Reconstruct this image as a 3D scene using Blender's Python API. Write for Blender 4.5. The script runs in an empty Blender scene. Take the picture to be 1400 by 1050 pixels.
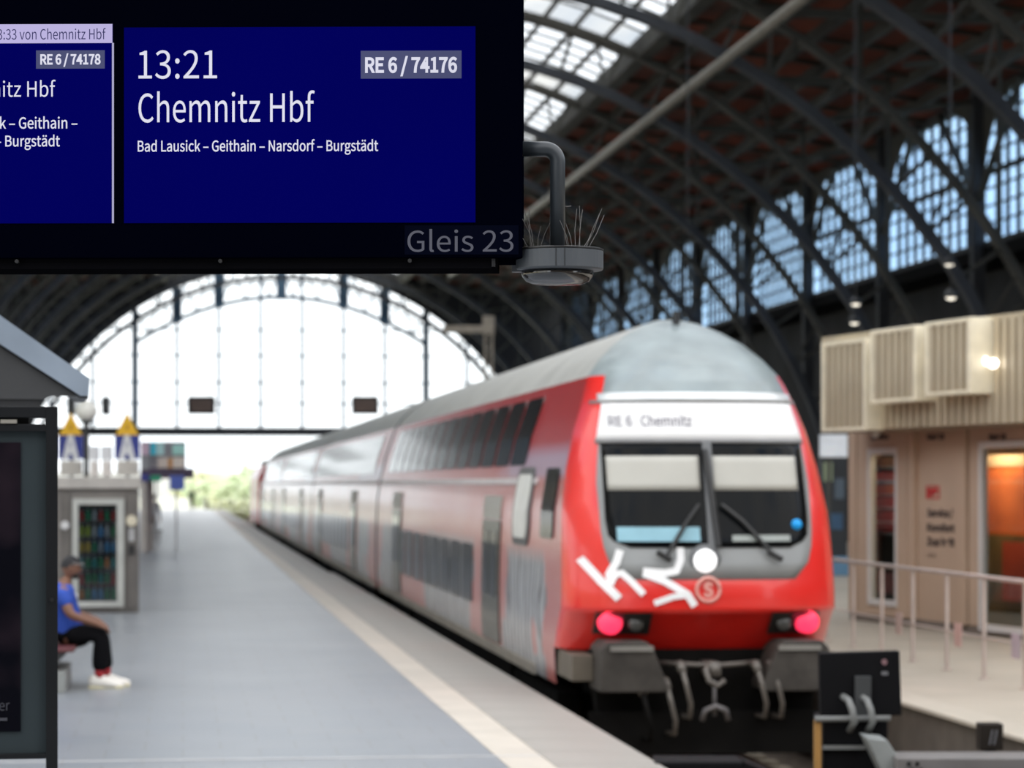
import bpy, bmesh, math, random
from mathutils import Vector, Matrix
random.seed(7)
C = bpy.context.scene.collection
PI = math.pi
R = math.radians

# ------------------------------------------------------------ camera, sky, exposure
F = 3700.0                      # focal length in pixels of the 1400 wide frame
TH = math.atan(450 / F)         # the camera looks a little right of the track direction (+Y)
S_, C_ = math.sin(TH), math.cos(TH)
CAMZ = 2.86                     # above rail level (z = 0); the platform top is at 0.76
cd = bpy.data.cameras.new('camera')
cam = bpy.data.objects.new('camera', cd); C.objects.link(cam)
cam.location = (0, 0, CAMZ); cam.rotation_euler = (PI / 2, 0, -TH)
cd.sensor_width = 36; cd.lens = F / 1400 * 36
cd.shift_y = (662 - 525) / 1400
cd.clip_start = 0.1; cd.clip_end = 3000
cd.dof.use_dof = True; cd.dof.focus_distance = 7.8; cd.dof.aperture_fstop = 4.6
bpy.context.scene.camera = cam

w = bpy.data.worlds.new('sky'); bpy.context.scene.world = w; w.use_nodes = True
nt = w.node_tree; nt.nodes.clear()
def N(nt, t, **k):
    n = nt.nodes.new(t)
    for a, b in k.items():
        if a in n.inputs.keys(): n.inputs[a].default_value = b
        else: setattr(n, a, b)
    return n
tc = N(nt, 'ShaderNodeTexCoord')
sep = N(nt, 'ShaderNodeSeparateXYZ'); nt.links.new(tc.outputs['Generated'], sep.inputs[0])
mp = N(nt, 'ShaderNodeMapping'); mp.inputs['Scale'].default_value = (1, 1, 2.2)
nt.links.new(tc.outputs['Generated'], mp.inputs[0])
no = N(nt, 'ShaderNodeTexNoise'); no.inputs['Scale'].default_value = 5.0; no.inputs['Detail'].default_value = 6
no.inputs['Roughness'].default_value = .62
nt.links.new(mp.outputs[0], no.inputs['Vector'])
cr = N(nt, 'ShaderNodeValToRGB'); cr.color_ramp.elements[0].position = .38; cr.color_ramp.elements[1].position = .53
cr.color_ramp.elements[0].color = (.38, .75, 1.40, 1); cr.color_ramp.elements[1].color = (2.4, 2.32, 2.2, 1)
nt.links.new(no.outputs['Fac'], cr.inputs[0])
hz = N(nt, 'ShaderNodeMapRange'); hz.inputs['From Min'].default_value = .06; hz.inputs['From Max'].default_value = .30
nt.links.new(sep.outputs['Z'], hz.inputs[0])
hc = N(nt, 'ShaderNodeMix'); hc.data_type = 'RGBA'
hc.inputs[6].default_value = (1.48, 1.56, 1.60, 1)
nt.links.new(hz.outputs[0], hc.inputs[0]); nt.links.new(cr.outputs[0], hc.inputs[7])
bg = N(nt, 'ShaderNodeBackground'); bg.inputs['Strength'].default_value = 1.0
nt.links.new(hc.outputs[2], bg.inputs[0])
wo = N(nt, 'ShaderNodeOutputWorld'); nt.links.new(bg.outputs[0], wo.inputs[0])

vs = bpy.context.scene.view_settings
vs.view_transform = 'Standard'; vs.look = 'None'; vs.gamma = 1; vs.use_curve_mapping = False
vs.exposure = 0.25
bpy.context.scene.cycles.max_bounces = 8
bpy.context.scene.cycles.transparent_max_bounces = 12
bpy.context.scene.cycles.caustics_reflective = False
bpy.context.scene.cycles.caustics_refractive = False

# ------------------------------------------------------------ geometry helpers
def at(px, py, Z):
    """point at depth Z (metres along the view axis) seen at photo pixel px, py"""
    xc = (px - 700) / F * Z
    return Vector((xc * C_ + Z * S_, Z * C_ - xc * S_, CAMZ - (py - 662) / F * Z))
def on_z(px, py, z):
    return at(px, py, F * (CAMZ - z) / (py - 662))

MATS = {}
def mat(name, col=(.5, .5, .5), rough=.5, metal=0, spec=.5, emit=None, es=1, var=.12, scale=3.0, coat=0, bump=0):
    if name in MATS: return MATS[name]
    m = bpy.data.materials.new(name); m.use_nodes = True; t = m.node_tree
    b = t.nodes['Principled BSDF']
    b.inputs['Roughness'].default_value = rough; b.inputs['Metallic'].default_value = metal
    b.inputs['Specular IOR Level'].default_value = spec
    b.inputs['Coat Weight'].default_value = coat; b.inputs['Coat Roughness'].default_value = .08
    c1 = tuple(x * (1 - var) for x in col) + (1,); c2 = tuple(min(1, x * (1 + var)) for x in col) + (1,)
    tcn = t.nodes.new('ShaderNodeTexCoord'); nz = t.nodes.new('ShaderNodeTexNoise')
    nz.inputs['Scale'].default_value = scale; nz.inputs['Detail'].default_value = 3
    rp = t.nodes.new('ShaderNodeValToRGB'); rp.color_ramp.elements[0].color = c1; rp.color_ramp.elements[1].color = c2
    rp.color_ramp.elements[0].position = .3; rp.color_ramp.elements[1].position = .7
    t.links.new(tcn.outputs['Object'], nz.inputs['Vector']); t.links.new(nz.outputs['Fac'], rp.inputs[0])
    t.links.new(rp.outputs[0], b.inputs['Base Color'])
    if emit is not None:
        b.inputs['Emission Color'].default_value = tuple(emit) + (1,); b.inputs['Emission Strength'].default_value = es
    if bump:
        bp = t.nodes.new('ShaderNodeBump'); bp.inputs['Strength'].default_value = bump; bp.inputs['Distance'].default_value = .02
        t.links.new(nz.outputs['Fac'], bp.inputs['Height']); t.links.new(bp.outputs[0], b.inputs['Normal'])
    MATS[name] = m; return m
def glass(name, tint=(.9, .95, 1), refl=.08, milky=0.0):
    if name in MATS: return MATS[name]
    m = bpy.data.materials.new(name); m.use_nodes = True; t = m.node_tree; t.nodes.clear()
    tr = t.nodes.new('ShaderNodeBsdfTransparent'); tr.inputs[0].default_value = tuple(tint) + (1,)
    gl = t.nodes.new('ShaderNodeBsdfGlossy'); gl.inputs['Roughness'].default_value = .05
    lw = t.nodes.new('ShaderNodeLayerWeight'); lw.inputs[0].default_value = .2
    mr = t.nodes.new('ShaderNodeMath'); mr.operation = 'MULTIPLY_ADD'; mr.inputs[1].default_value = .35; mr.inputs[2].default_value = refl
    t.links.new(lw.outputs['Facing'], mr.inputs[0])
    mx = t.nodes.new('ShaderNodeMixShader'); t.links.new(mr.outputs[0], mx.inputs[0])
    t.links.new(tr.outputs[0], mx.inputs[1]); t.links.new(gl.outputs[0], mx.inputs[2])
    out = t.nodes.new('ShaderNodeOutputMaterial'); last = mx
    if milky:
        tl = t.nodes.new('ShaderNodeBsdfTranslucent'); tl.inputs[0].default_value = (.86, .88, .88, 1)
        nz = t.nodes.new('ShaderNodeTexNoise'); nz.inputs['Scale'].default_value = .35
        tcn = t.nodes.new('ShaderNodeTexCoord'); t.links.new(tcn.outputs['Object'], nz.inputs['Vector'])
        mm = t.nodes.new('ShaderNodeMapRange'); mm.inputs['To Min'].default_value = milky - .12; mm.inputs['To Max'].default_value = milky + .12
        t.links.new(nz.outputs['Fac'], mm.inputs[0])
        m2 = t.nodes.new('ShaderNodeMixShader'); t.links.new(mm.outputs[0], m2.inputs[0])
        t.links.new(mx.outputs[0], m2.inputs[1]); t.links.new(tl.outputs[0], m2.inputs[2]); last = m2
    t.links.new(last.outputs[0], out.inputs[0])
    MATS[name] = m; return m

class MB:
    def __init__(s): s.v = []; s.f = []
    def add(s, vs, fs):
        n = len(s.v); s.v += [tuple(p) for p in vs]; s.f += [tuple(i + n for i in f) for f in fs]; return s
    def box(s, a, b):
        x0, y0, z0 = [min(a[i], b[i]) for i in range(3)]; x1, y1, z1 = [max(a[i], b[i]) for i in range(3)]
        return s.add([(x0,y0,z0),(x1,y0,z0),(x1,y1,z0),(x0,y1,z0),(x0,y0,z1),(x1,y0,z1),(x1,y1,z1),(x0,y1,z1)],
                     [(0,3,2,1),(4,5,6,7),(0,1,5,4),(1,2,6,5),(2,3,7,6),(3,0,4,7)])
    def bar(s, p, q, wd, ht=None, up=(0, 0, 1)):
        """rectangular bar from p to q"""
        ht = ht or wd; p, q = Vector(p), Vector(q); d = (q - p).normalized(); up = Vector(up)
        if abs(d.dot(up)) > .98: up = Vector((1, 0, 0))
        a = d.cross(up).normalized() * wd / 2; b = a.cross(d).normalized() * ht / 2
        vs = [o + i * a + j * b for o in (p, q) for i, j in ((-1,-1),(1,-1),(1,1),(-1,1))]
        return s.add(vs, [(0,1,2,3),(7,6,5,4),(0,4,5,1),(1,5,6,2),(2,6,7,3),(3,7,4,0)])
    def tube(s, pts, r, n=10, cap=True):
        pts = [Vector(p) for p in pts]; rs = r if isinstance(r, (list, tuple)) else [r] * len(pts)
        rings = []; a = None
        for i, p in enumerate(pts):
            d = (pts[min(i+1, len(pts)-1)] - pts[max(i-1, 0)]).normalized()
            if a is None:
                a = d.orthogonal().normalized()
            else:
                a = (a - d * a.dot(d)).normalized()
            b = d.cross(a)
            rings.append([p + rs[i] * (math.cos(t) * a + math.sin(t) * b) for t in [2*PI*k/n for k in range(n)]])
        vs = [q for rg in rings for q in rg]; fs = []
        for i in range(len(rings)-1):
            for k in range(n):
                fs.append((i*n+k, i*n+(k+1)%n, (i+1)*n+(k+1)%n, (i+1)*n+k))
        if cap: fs += [tuple(reversed(range(n))), tuple(range((len(rings)-1)*n, len(rings)*n))]
        return s.add(vs, fs)
    def cyl(s, p, q, r, n=14): return s.tube([p, q], r, n)
    def lathe(s, prof, c=(0,0,0), n=24, axis='z'):
        vs = []; fs = []
        for (r, h) in prof:
            for k in range(n):
                t = 2*PI*k/n; x, y = r*math.cos(t), r*math.sin(t)
                v = {'z': (x, y, h), 'y': (x, h, y), 'x': (h, x, y)}[axis]
                vs.append((c[0]+v[0], c[1]+v[1], c[2]+v[2]))
        for i in range(len(prof)-1):
            for k in range(n): fs.append((i*n+k, i*n+(k+1)%n, (i+1)*n+(k+1)%n, (i+1)*n+k))
        fs += [tuple(reversed(range(n))), tuple(range((len(prof)-1)*n, len(prof)*n))]
        return s.add(vs, fs)
    def prism(s, poly, a, b, axis='y'):
        """2-D polygon extruded from a to b along axis"""
        n = len(poly)
        def pt(u, v, h): return {'y': (u, h, v), 'x': (h, u, v), 'z': (u, v, h)}[axis]
        vs = [pt(u, v, a) for u, v in poly] + [pt(u, v, b) for u, v in poly]
        return s.add(vs, [tuple(reversed(range(n))), tuple(range(n, 2*n))] + [(i, (i+1)%n, n+(i+1)%n, n+i) for i in range(n)])
    def grid(s, fn, nu, nv):
        vs = [fn(i/(nu-1), j/(nv-1)) for i in range(nu) for j in range(nv)]
        return s.add(vs, [(i*nv+j, (i+1)*nv+j, (i+1)*nv+j+1, i*nv+j+1) for i in range(nu-1) for j in range(nv-1)])
    def slab(s, fn, fn2, nu, nv):
        """closed shell between two grids"""
        n = nu*nv
        vs = [fn(i/(nu-1), j/(nv-1)) for i in range(nu) for j in range(nv)] + [fn2(i/(nu-1), j/(nv-1)) for i in range(nu) for j in range(nv)]
        fs = []
        for i in range(nu-1):
            for j in range(nv-1):
                q = (i*nv+j, (i+1)*nv+j, (i+1)*nv+j+1, i*nv+j+1); fs.append(q); fs.append(tuple(n+k for k in reversed(q)))
        edge = [i*nv for i in range(nu)] + [(nu-1)*nv+j for j in range(1, nv)] + [i*nv+nv-1 for i in range(nu-2, -1, -1)] + [j for j in range(nv-2, 0, -1)]
        for k in range(len(edge)):
            a, b = edge[k], edge[(k+1) % len(edge)]; fs.append((b, a, n+a, n+b))
        return s.add(vs, fs)
    def ball(s, c, r, n=14, m=9):
        rx, ry, rz = r if isinstance(r, (tuple, list)) else (r, r, r)
        vs = []
        for i in range(m+1):
            ph = PI*i/m
            for k in range(n):
                t = 2*PI*k/n
                vs.append((c[0]+rx*math.sin(ph)*math.cos(t), c[1]+ry*math.sin(ph)*math.sin(t), c[2]+rz*math.cos(ph)))
        fs = [(i*n+k, (i+1)*n+k, (i+1)*n+(k+1)%n, i*n+(k+1)%n) for i in range(m) for k in range(n)]
        return s.add(vs, fs)
    def build(s, name, m, parent=None, smooth=False, bevel=0, **kw):
        me = bpy.data.meshes.new(name); me.from_pydata(s.v, [], s.f)
        bm = bmesh.new(); bm.from_mesh(me)
        bmesh.ops.remove_doubles(bm, verts=bm.verts, dist=1e-5)
        bmesh.ops.recalc_face_normals(bm, faces=bm.faces)
        if bevel: bmesh.ops.bevel(bm, geom=list(bm.edges), offset=bevel, segments=2, profile=.6, affect='EDGES', clamp_overlap=True)
        bm.to_mesh(me); bm.free()
        if smooth: me.shade_smooth()
        me.materials.append(m)
        o = bpy.data.objects.new(name, me); C.objects.link(o)
        if parent is not None: o.parent = parent
        for k, v in kw.items(): o[k] = v
        return o
def tag(o, label, cat, group=None, kind=None):
    o['label'] = label; o['category'] = cat
    if group: o['group'] = group
    if kind: o['kind'] = kind
    return o
def thing(name, label, cat, loc=(0,0,0), rz=0, group=None):
    o = bpy.data.objects.new(name, None); C.objects.link(o); o.empty_display_size = .2
    o.location = loc; o.rotation_euler = (0, 0, rz); return tag(o, label, cat, group)
def struct(o): o['kind'] = 'structure'; return o
def dup(root, loc=None, label=None, rz=None):
    r = root.copy(); C.objects.link(r)
    if loc is not None: r.location = loc
    if rz is not None: r.rotation_euler = (0, 0, rz)
    if label: r['label'] = label
    for ch in list(root.children):
        c = ch.copy(); C.objects.link(c); c.parent = r
        for g in list(ch.children):
            d = g.copy(); C.objects.link(d); d.parent = c
    return r
_tx = {}
def _font(fn):
    import os
    p = os.path.join(bpy.utils.resource_path('LOCAL'), 'datafiles', 'fonts', fn)
    try: return bpy.data.fonts.load(p)
    except Exception: return None
FONT_TEXT = _font('Noto Sans CJK Regular.woff2')
def text_bm(body, bold=0.0):
    """flat glyph mesh of a text: vertices and faces, left edge at 0, baseline at 0"""
    cu = bpy.data.curves.new('t', 'FONT'); cu.body = body; cu.size = 1; cu.offset = bold
    fo = FONT_TEXT
    if fo: cu.font = fo
    cu.resolution_u = 5; cu.resolution_u = 6
    ob = bpy.data.objects.new('t', cu); C.objects.link(ob)
    dg = bpy.context.evaluated_depsgraph_get(); dg.update()
    me = bpy.data.meshes.new_from_object(ob.evaluated_get(dg))
    vs = [tuple(v.co) for v in me.vertices]; fs = [tuple(p.vertices) for p in me.polygons]
    bpy.data.objects.remove(ob); bpy.data.curves.remove(cu)
    return vs, fs
CAP = .729
_hc = {}
def text_h(body):
    if 'H' not in _hc: _hc['H'] = text_bm('H')[0]
    return _hc['H']
def text(body, m, parent, x0, zb, cap, width=None, right=None, k=.8, y=0, bold=0, name='lettering', depth=.002, frame=None, **kw):
    """raised lettering in the local x/z plane facing -y; cap = capital height; fitted to width, or k = condensing"""
    vs, fs = text_bm(body, bold)
    xa = min(v[0] for v in vs); xb = max(v[0] for v in vs); sz = cap / CAP
    hs = text_h(body); sz = cap / max(v[1] for v in hs)
    sx = width / (xb - xa) if width else sz * k
    if right is not None: x0 = right - (xb - xa) * sx
    P = [(x0 + (v[0] - xa) * sx, y - depth, zb + v[1] * sz) for v in vs]
    if frame: P = [frame(p) for p in P]
    me = bpy.data.meshes.new(name); me.from_pydata(P, [], fs); me.materials.append(m)
    o = bpy.data.objects.new(name, me); C.objects.link(o); o.parent = parent
    for a, b in kw.items(): o[a] = b
    return o

# ------------------------------------------------------------ materials
steel = mat('dark_grey_truss_paint', (.085, .081, .072), .6, spec=.2, var=.3, scale=.5)
steel_d = mat('dark_blue_grey_steel', (.060, .063, .072), .6, spec=.2, var=.25, scale=.6)
pipe_m = mat('pale_grey_brown_paint', (.26, .235, .20), .5)
wood = mat('red_brown_roof_boards', (.17, .034, .015), .75, var=.75, scale=.22)
gl_win = glass('window_glass', (.70, .85, 1.0), .03)
gl_sky = glass('wired_roof_glass', (.42, .45, .48), .04, milky=.62)
gl_clear = glass('clear_roof_glass', (.55, .55, .54), .03)
gl_case = glass('display_glass', (.62, .66, .68), .05)
black = mat('black_paint', (.010, .010, .011), .45, var=.2)
darkg = mat('dark_grey_powder_coat', (.020, .021, .023), .45)
white_p = mat('white_paint', (.8, .8, .78), .5, var=.04)
concrete = mat('concrete', (.36, .33, .29), .8, var=.12, scale=2, bump=.2)
alu = mat('brushed_aluminium', (.55, .56, .56), .35, metal=.8, var=.06)

def floor_mat():
    m = bpy.data.materials.new('polished_platform_paving'); m.use_nodes = True; t = m.node_tree
    b = t.nodes['Principled BSDF']; tcn = t.nodes.new('ShaderNodeTexCoord')
    br = t.nodes.new('ShaderNodeTexBrick'); br.offset = .5
    br.inputs['Scale'].default_value = 1; br.inputs['Brick Width'].default_value = .6; br.inputs['Row Height'].default_value = .6
    br.inputs['Mortar Size'].default_value = .006
    br.inputs['Color1'].default_value = (.215, .235, .26, 1); br.inputs['Color2'].default_value = (.235, .25, .27, 1); br.inputs['Mortar'].default_value = (.18, .18, .18, 1)
    t.links.new(tcn.outputs['Object'], br.inputs['Vector'])
    nz = t.nodes.new('ShaderNodeTexNoise'); nz.inputs['Scale'].default_value = .5; nz.inputs['Detail'].default_value = 4
    t.links.new(tcn.outputs['Object'], nz.inputs['Vector'])
    mr = t.nodes.new('ShaderNodeMapRange'); mr.inputs['To Min'].default_value = .24; mr.inputs['To Max'].default_value = .40
    t.links.new(nz.outputs['Fac'], mr.inputs[0]); t.links.new(mr.outputs[0], b.inputs['Roughness'])
    mx = t.nodes.new('ShaderNodeMix'); mx.data_type = 'RGBA'; mx.blend_type = 'MULTIPLY'; mx.inputs[0].default_value = .35
    t.links.new(br.outputs[0], mx.inputs[6]); t.links.new(nz.outputs['Color'], mx.inputs[7])
    nz2 = t.nodes.new('ShaderNodeMapRange'); nz2.inputs['To Min'].default_value = .75; nz2.inputs['To Max'].default_value = 1.15
    t.links.new(nz.outputs['Fac'], nz2.inputs[0]); t.links.new(nz2.outputs[0], mx.inputs[7])
    t.links.new(mx.outputs[2], b.inputs['Base Color']); b.inputs['Specular IOR Level'].default_value = .6
    return m
pave = floor_mat()
edge_m = mat('grey_kerb_stone', (.30, .28, .25), .5, var=.08, scale=1.2)
line_m = mat('worn_white_line', (.52, .47, .40), .55, var=.08, scale=2)
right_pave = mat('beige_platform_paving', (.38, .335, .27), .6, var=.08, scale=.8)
ballast = mat('brown_ballast', (.13, .10, .075), .95, var=.5, scale=14, bump=1)

# ------------------------------------------------------------ ground and platforms
PZ = .76
o = struct(MB().box((-700, -30, -1.2), (700, 1200, -.75)).build('floor_ground', mat('hazed_ground', (.62, .62, .50), .9, var=.25, scale=.05)))  # outdoor glare and haze are put into the pale ground colour
struct(MB().box((-9, -12, -.75), (2.74, 226, PZ)).build('floor_platform', pave))
kerb = struct(MB().box((2.74, -12, -.75), (3.45, 226, PZ)).build('floor_kerb', edge_m))
for k in range(48):                       # coping slabs along the near part of the platform edge
    if k == 0:
        cs = MB().box((2.745, 0, PZ), (3.53, .985, PZ + .012)).build('coping_slab', edge_m, kerb, bevel=.003); cs.location = (0, 16, 0)
    else:
        c = cs.copy(); C.objects.link(c); c.parent = kerb; c.location = (0, 16 + k, 0)
struct(MB().box((2.40, -12, PZ), (2.745, 226, PZ + .006)).build('floor_line', line_m))
for y in (20.7,):
    struct(MB().box((-9, y, PZ + .001), (3.4, y + .05, PZ + .008)).build('trim_joint', mat('pale_joint_strip', (.5, .5, .5), .35)))
right_z = PZ
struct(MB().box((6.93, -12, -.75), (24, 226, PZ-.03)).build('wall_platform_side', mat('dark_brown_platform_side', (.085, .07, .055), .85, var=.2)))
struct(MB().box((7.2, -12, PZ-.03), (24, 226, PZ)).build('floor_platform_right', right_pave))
struct(MB().box((6.86, -12, PZ - .03), (7.25, 226, PZ + .01)).build('floor_kerb_right', mat('pale_kerb_stone', (.40, .355, .29), .6, var=.06), bevel=.01))
struct(MB().box((24, -12, -.75), (33, 226, .3)).build('floor_outer_right', mat('dark_outer_track_bed', (.08, .075, .07), .9)))
struct(MB().box((-16, -12, -.75), (-9, 226, .3)).build('floor_outer_left', mat('dark_outer_track_bed')))

# track
trk = struct(MB().box((3.45, -12, -.75), (6.93, 420, -.2)).build('floor_ballast', ballast))
for X in (5.13 - .75, 5.13 + .75):
    MB().box((X - .035, 22, -.15), (X + .035, 420, 0)).build('rail', mat('rusty_rail', (.16, .09, .06), .4, metal=.5), trk)
sl = None
for k in range(60):
    if sl is None: sl = MB().box((3.85, -.13, -.2), (6.41, .13, -.14)).build('sleeper', mat('pale_concrete_sleeper', (.42, .36, .28), .85), trk, bevel=.015); c = sl
    else: c = sl.copy(); C.objects.link(c); c.parent = trk
    c.location = (0, 23 + k * .65, 0)

# ------------------------------------------------------------ train shed
CX, H0 = 8.0, CAMZ - 4.6                    # arch centre
RU, RL = 23.1, 21.3
YT = [45, 59.5, 74, 88.5, 103, 117.5, 132, 146.5, 161, 175.5, 190, 204.5, 219]
YA, YB = 38, 222
def arc(Rr, a, dx=0): return (CX + Rr * math.cos(a), H0 + Rr * math.sin(a))
A0 = math.asin((.3 - H0) / RL)
def arch_band(Rr, y0, y1, dr, n=40):
    a0 = math.asin((.3 - H0) / Rr)
    def fn(o):
        def g(u, v):
            a = a0 + (PI - 2*a0) * u; x, z = arc(Rr + o, a); return (x, y0 + (y1-y0)*v, z)
        return g
    return MB().slab(fn(-dr/2), fn(dr/2), n, 2)
ordn = ['nearest', 'second', 'third', 'fourth', 'fifth', 'sixth', 'seventh', 'eighth', 'ninth', 'tenth', 'eleventh', 'twelfth', 'thirteenth and farthest']
# roof outline: skylight arc, then flatter boarded slopes, to the top of the side glazing
SK = 9.6
zs = H0 + math.sqrt(23.7**2 - SK**2)
ZE, XE = 18.3, 23.3
def roofz(dx):
    a = abs(dx)
    if a <= SK: return H0 + math.sqrt(23.7**2 - a*a)
    t = (a - SK) / (XE - SK); return zs + (ZE - zs) * t - 0.55 * math.sin(PI*t) * 0 
troot = None
for i, y in enumerate(YT):
    if troot is None:
        t0 = thing('roof_truss', '', 'roof truss', (0, y, 0), 0, 'curved steel trusses under the station roof')
        arch_band(RU, -.28, .28, .22).build('upper_chord', steel, t0)
        arch_band(RL, -.24, .24, .34).build('lower_chord', steel_d, t0)
        web = MB(); n = 34
        for k in range(n):
            a = A0 + (PI - 2*A0) * (k + .5) / n; b = A0 + (PI - 2*A0) * (k + 1.0) / n
            p = arc(RL, a); q = arc(RU, a); r = arc(RU, b)
            web.bar((p[0], 0, p[1]), (q[0], 0, q[1]), .10, .14); 
            if k % 2 == 0: web.bar((p[0], 0, p[1]), (r[0], 0, r[1]), .08, .1)
        web.build('web_bracing', steel, t0, kind='stuff')
        for sx in (1, -1):                  # posts from the truss up to the flatter roof
            for dx in (14.5, 19.3):
                zz = H0 + math.sqrt(RU**2 - dx*dx)
                MB().bar((CX + sx*dx, 0, zz), (CX + sx*dx, 0, roofz(dx)), .15, .15).build('roof_post', steel, t0)
            MB().bar((CX + sx*(XE-.4), 0, 7.5), (CX + sx*(XE-.4), 0, ZE), .5, .5).build('side_post', steel_d, t0)
            MB().bar((CX + sx*16, -.0, 16.9), (CX + sx*22.6, 0, ZE - .5), .2, .2).build('raking_strut', steel, t0)
            MB().bar((CX + sx*11, -.0, 18.6), (CX + sx*19.3, 0, ZE + .2), .2, .3).build('roof_rafter', steel, t0)
        troot = t0
    else:
        t0 = dup(troot, (0, y, 0))
    t0['label'] = 'curved grey steel roof truss spanning the hall, the %s of the row' % ordn[i]
# longitudinal knee braces between posts, purlins, boards
roof = None
def roof_slab(d0, d1, n, m, name, up=.12):
    def fn(o):
        return lambda u, v: (CX + d0 + (d1-d0)*u, YA + (YB-YA)*v, roofz(d0 + (d1-d0)*u) + o)
    return struct(MB().slab(fn(0), fn(up), n, 2).build(name, m))
for sx, nm in ((1, 'ceiling_boards_right'), (-1, 'ceiling_boards_left')):
    rf = roof_slab(sx*SK, sx*(XE+.6), 4, wood, nm)
    for k in range(9):
        dx = SK + (XE-SK)*k/8
        MB().box((CX + sx*dx - .12, YA, roofz(dx) - .42), (CX + sx*dx + .12, YB, roofz(dx) - .003)).build('purlin', steel, rf)
    raf = MB(); y = YA + 1
    while y < YB:
        raf.bar((CX + sx*SK, y, roofz(SK) - .12), (CX + sx*XE, y, roofz(XE) - .12), .12, .18); y += 4.83
    raf.build('rafters', steel, rf, kind='stuff')
# glazed middle of the roof, one window per bay
edges = [YA] + YT[1:] + [YB]
bays = [(YA, 45)] + [(YT[i], YT[i+1]) for i in range(len(YT)-1)]
wn = 1
for (ya, yb) in bays:
    g = MB(); gc = MB(); bar = MB()
    for u in range(16):
        d0, d1 = -SK + 2*SK*u/16, -SK + 2*SK*(u+1)/16
        rows = 8
        for v in range(rows):
            q0, q1 = ya + (yb-ya)*v/rows, ya + (yb-ya)*(v+1)/rows
            tgt = gc if v in (0, rows-1) else g  # clear rows beside the trusses, added to stand in for brightly lit chords
            z0, z1 = roofz(d0), roofz(d1)
            tgt.add([(CX+d0, q0, z0), (CX+d1, q0, z1), (CX+d1, q1, z1), (CX+d0, q1, z0)], [(0,1,2,3)])
    for u in range(17):
        d = -SK + 2*SK*u/16; bar.box((CX+d-.05, ya, roofz(d)-.22), (CX+d+.05, yb, roofz(d)-.01))
    for v in range(1, 8):
        q = ya + (yb-ya)*v/8
        for u in range(16):
            d0, d1 = -SK + 2*SK*u/16, -SK + 2*SK*(u+1)/16
            bar.bar((CX+d0, q, roofz(d0)-.06), (CX+d1, q, roofz(d1)-.06), .06, .1)
    o = struct(g.build('window_%d' % wn, gl_sky)); gc.build('lit_chord_panes', gl_clear, o, kind='stuff'); bar.build('glazing_bars', steel, o, kind='stuff'); wn += 1
for sx in (1, -1):
    X = CX + sx*SK
    struct(MB().box((X-.3, YA, zs-.7), (X+.3, YB, zs+.05)).build('trim_%d' % (1 if sx > 0 else 2), steel))
# side glazing between posts
panes_left = 300
for sx in (1, -1):
    X = CX + sx*XE; zb, zt = 12.35, 17.9
    for bi, (ya, yb) in enumerate(bays[1:]):
        o = MB()
        o.box((X-.18, ya, zb-.25), (X+.18, yb, zb)); o.box((X-.18, ya, zt), (X+.18, yb, ZE))
        o.box((X-.12, ya, zb+2.6), (X+.12, yb, zb+2.75))
        fr = struct(o.build('window_%d' % wn, steel_d)); wn += 1
        ncol, nrow = 11, 8; m1 = MB(); 
        for k in range(1, ncol):
            yy = ya + (yb-ya)*k/ncol; m1.box((X-.06, yy-.10, zb), (X+.06, yy+.10, zt))
        for k in range(1, nrow):
            zz = zb + (zt-zb)*k/nrow; m1.box((X-.05, ya, zz-.035), (X+.05, yb, zz+.035))
        m1.build('glazing_bars', steel_d, fr, kind='stuff')
        # arched spandrel plates that give the bay its scalloped head
        nseg = 10
        for (e, d) in ((ya, 1), (yb, -1)):
            poly = [(e, ZE), (e, zb + 2.2)]
            for k in range(nseg+1):
                a = PI/2 * k/nseg; poly.append((e + d*(.3 + 5.2*(1-math.cos(a))), zb + 2.2 + (ZE - zb - 2.4)*math.sin(a)))
            MB().prism(poly, X-.25, X-.19, 'x').build('spandrel', steel, fr)
            MB().bar((X - sx*.4, e, zb+1.5), (X - sx*.4, e + d*5.5, ZE-.3), .22, .22).build('knee_brace', steel, fr)
        single = sx > 0 and 2 <= bi <= 4
        pm = MB()
        for a in range(ncol):
            for b in range(nrow):
                y0, y1 = ya + (yb-ya)*a/ncol, ya + (yb-ya)*(a+1)/ncol; z0, z1 = zb + (zt-zb)*b/nrow, zb + (zt-zb)*(b+1)/nrow
                if single and panes_left > 0:
                    panes_left -= 1
                    if a == 0 and b == 0 and bi == 2:
                        P0 = MB().box((-.008, 0, 0), (.008, (yb-ya)/ncol, (zt-zb)/nrow)).build('pane', gl_win, fr); c = P0
                    else: c = P0.copy(); C.objects.link(c); c.parent = fr
                    c.location = (X, y0, z0)
                else: pm.box((X-.008, y0, z0), (X+.008, y1, z1))
        if pm.v: pm.build('panes', gl_win, fr, kind='stuff')
# longitudinal pipes
for dx, l in ((9.75, 'right'), (-9.75, 'left')):
    p = MB(); X = CX + dx; Z = CAMZ + 14.0
    p.tube([(X, YA, Z), (X, 180, Z)], .17, 10)
    o = p.build('service_pipe', pipe_m, smooth=True)
    tag(o, 'pale grey-brown pipe running lengthwise under the %s roof slope' % l, 'pipe')
    h = MB()
    for y in YT[:10]: h.bar((X, y, Z), (X, y, H0 + math.sqrt(RL**2 - dx*dx)), .03)
    h.build('pipe_hanger', steel, o)
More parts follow.
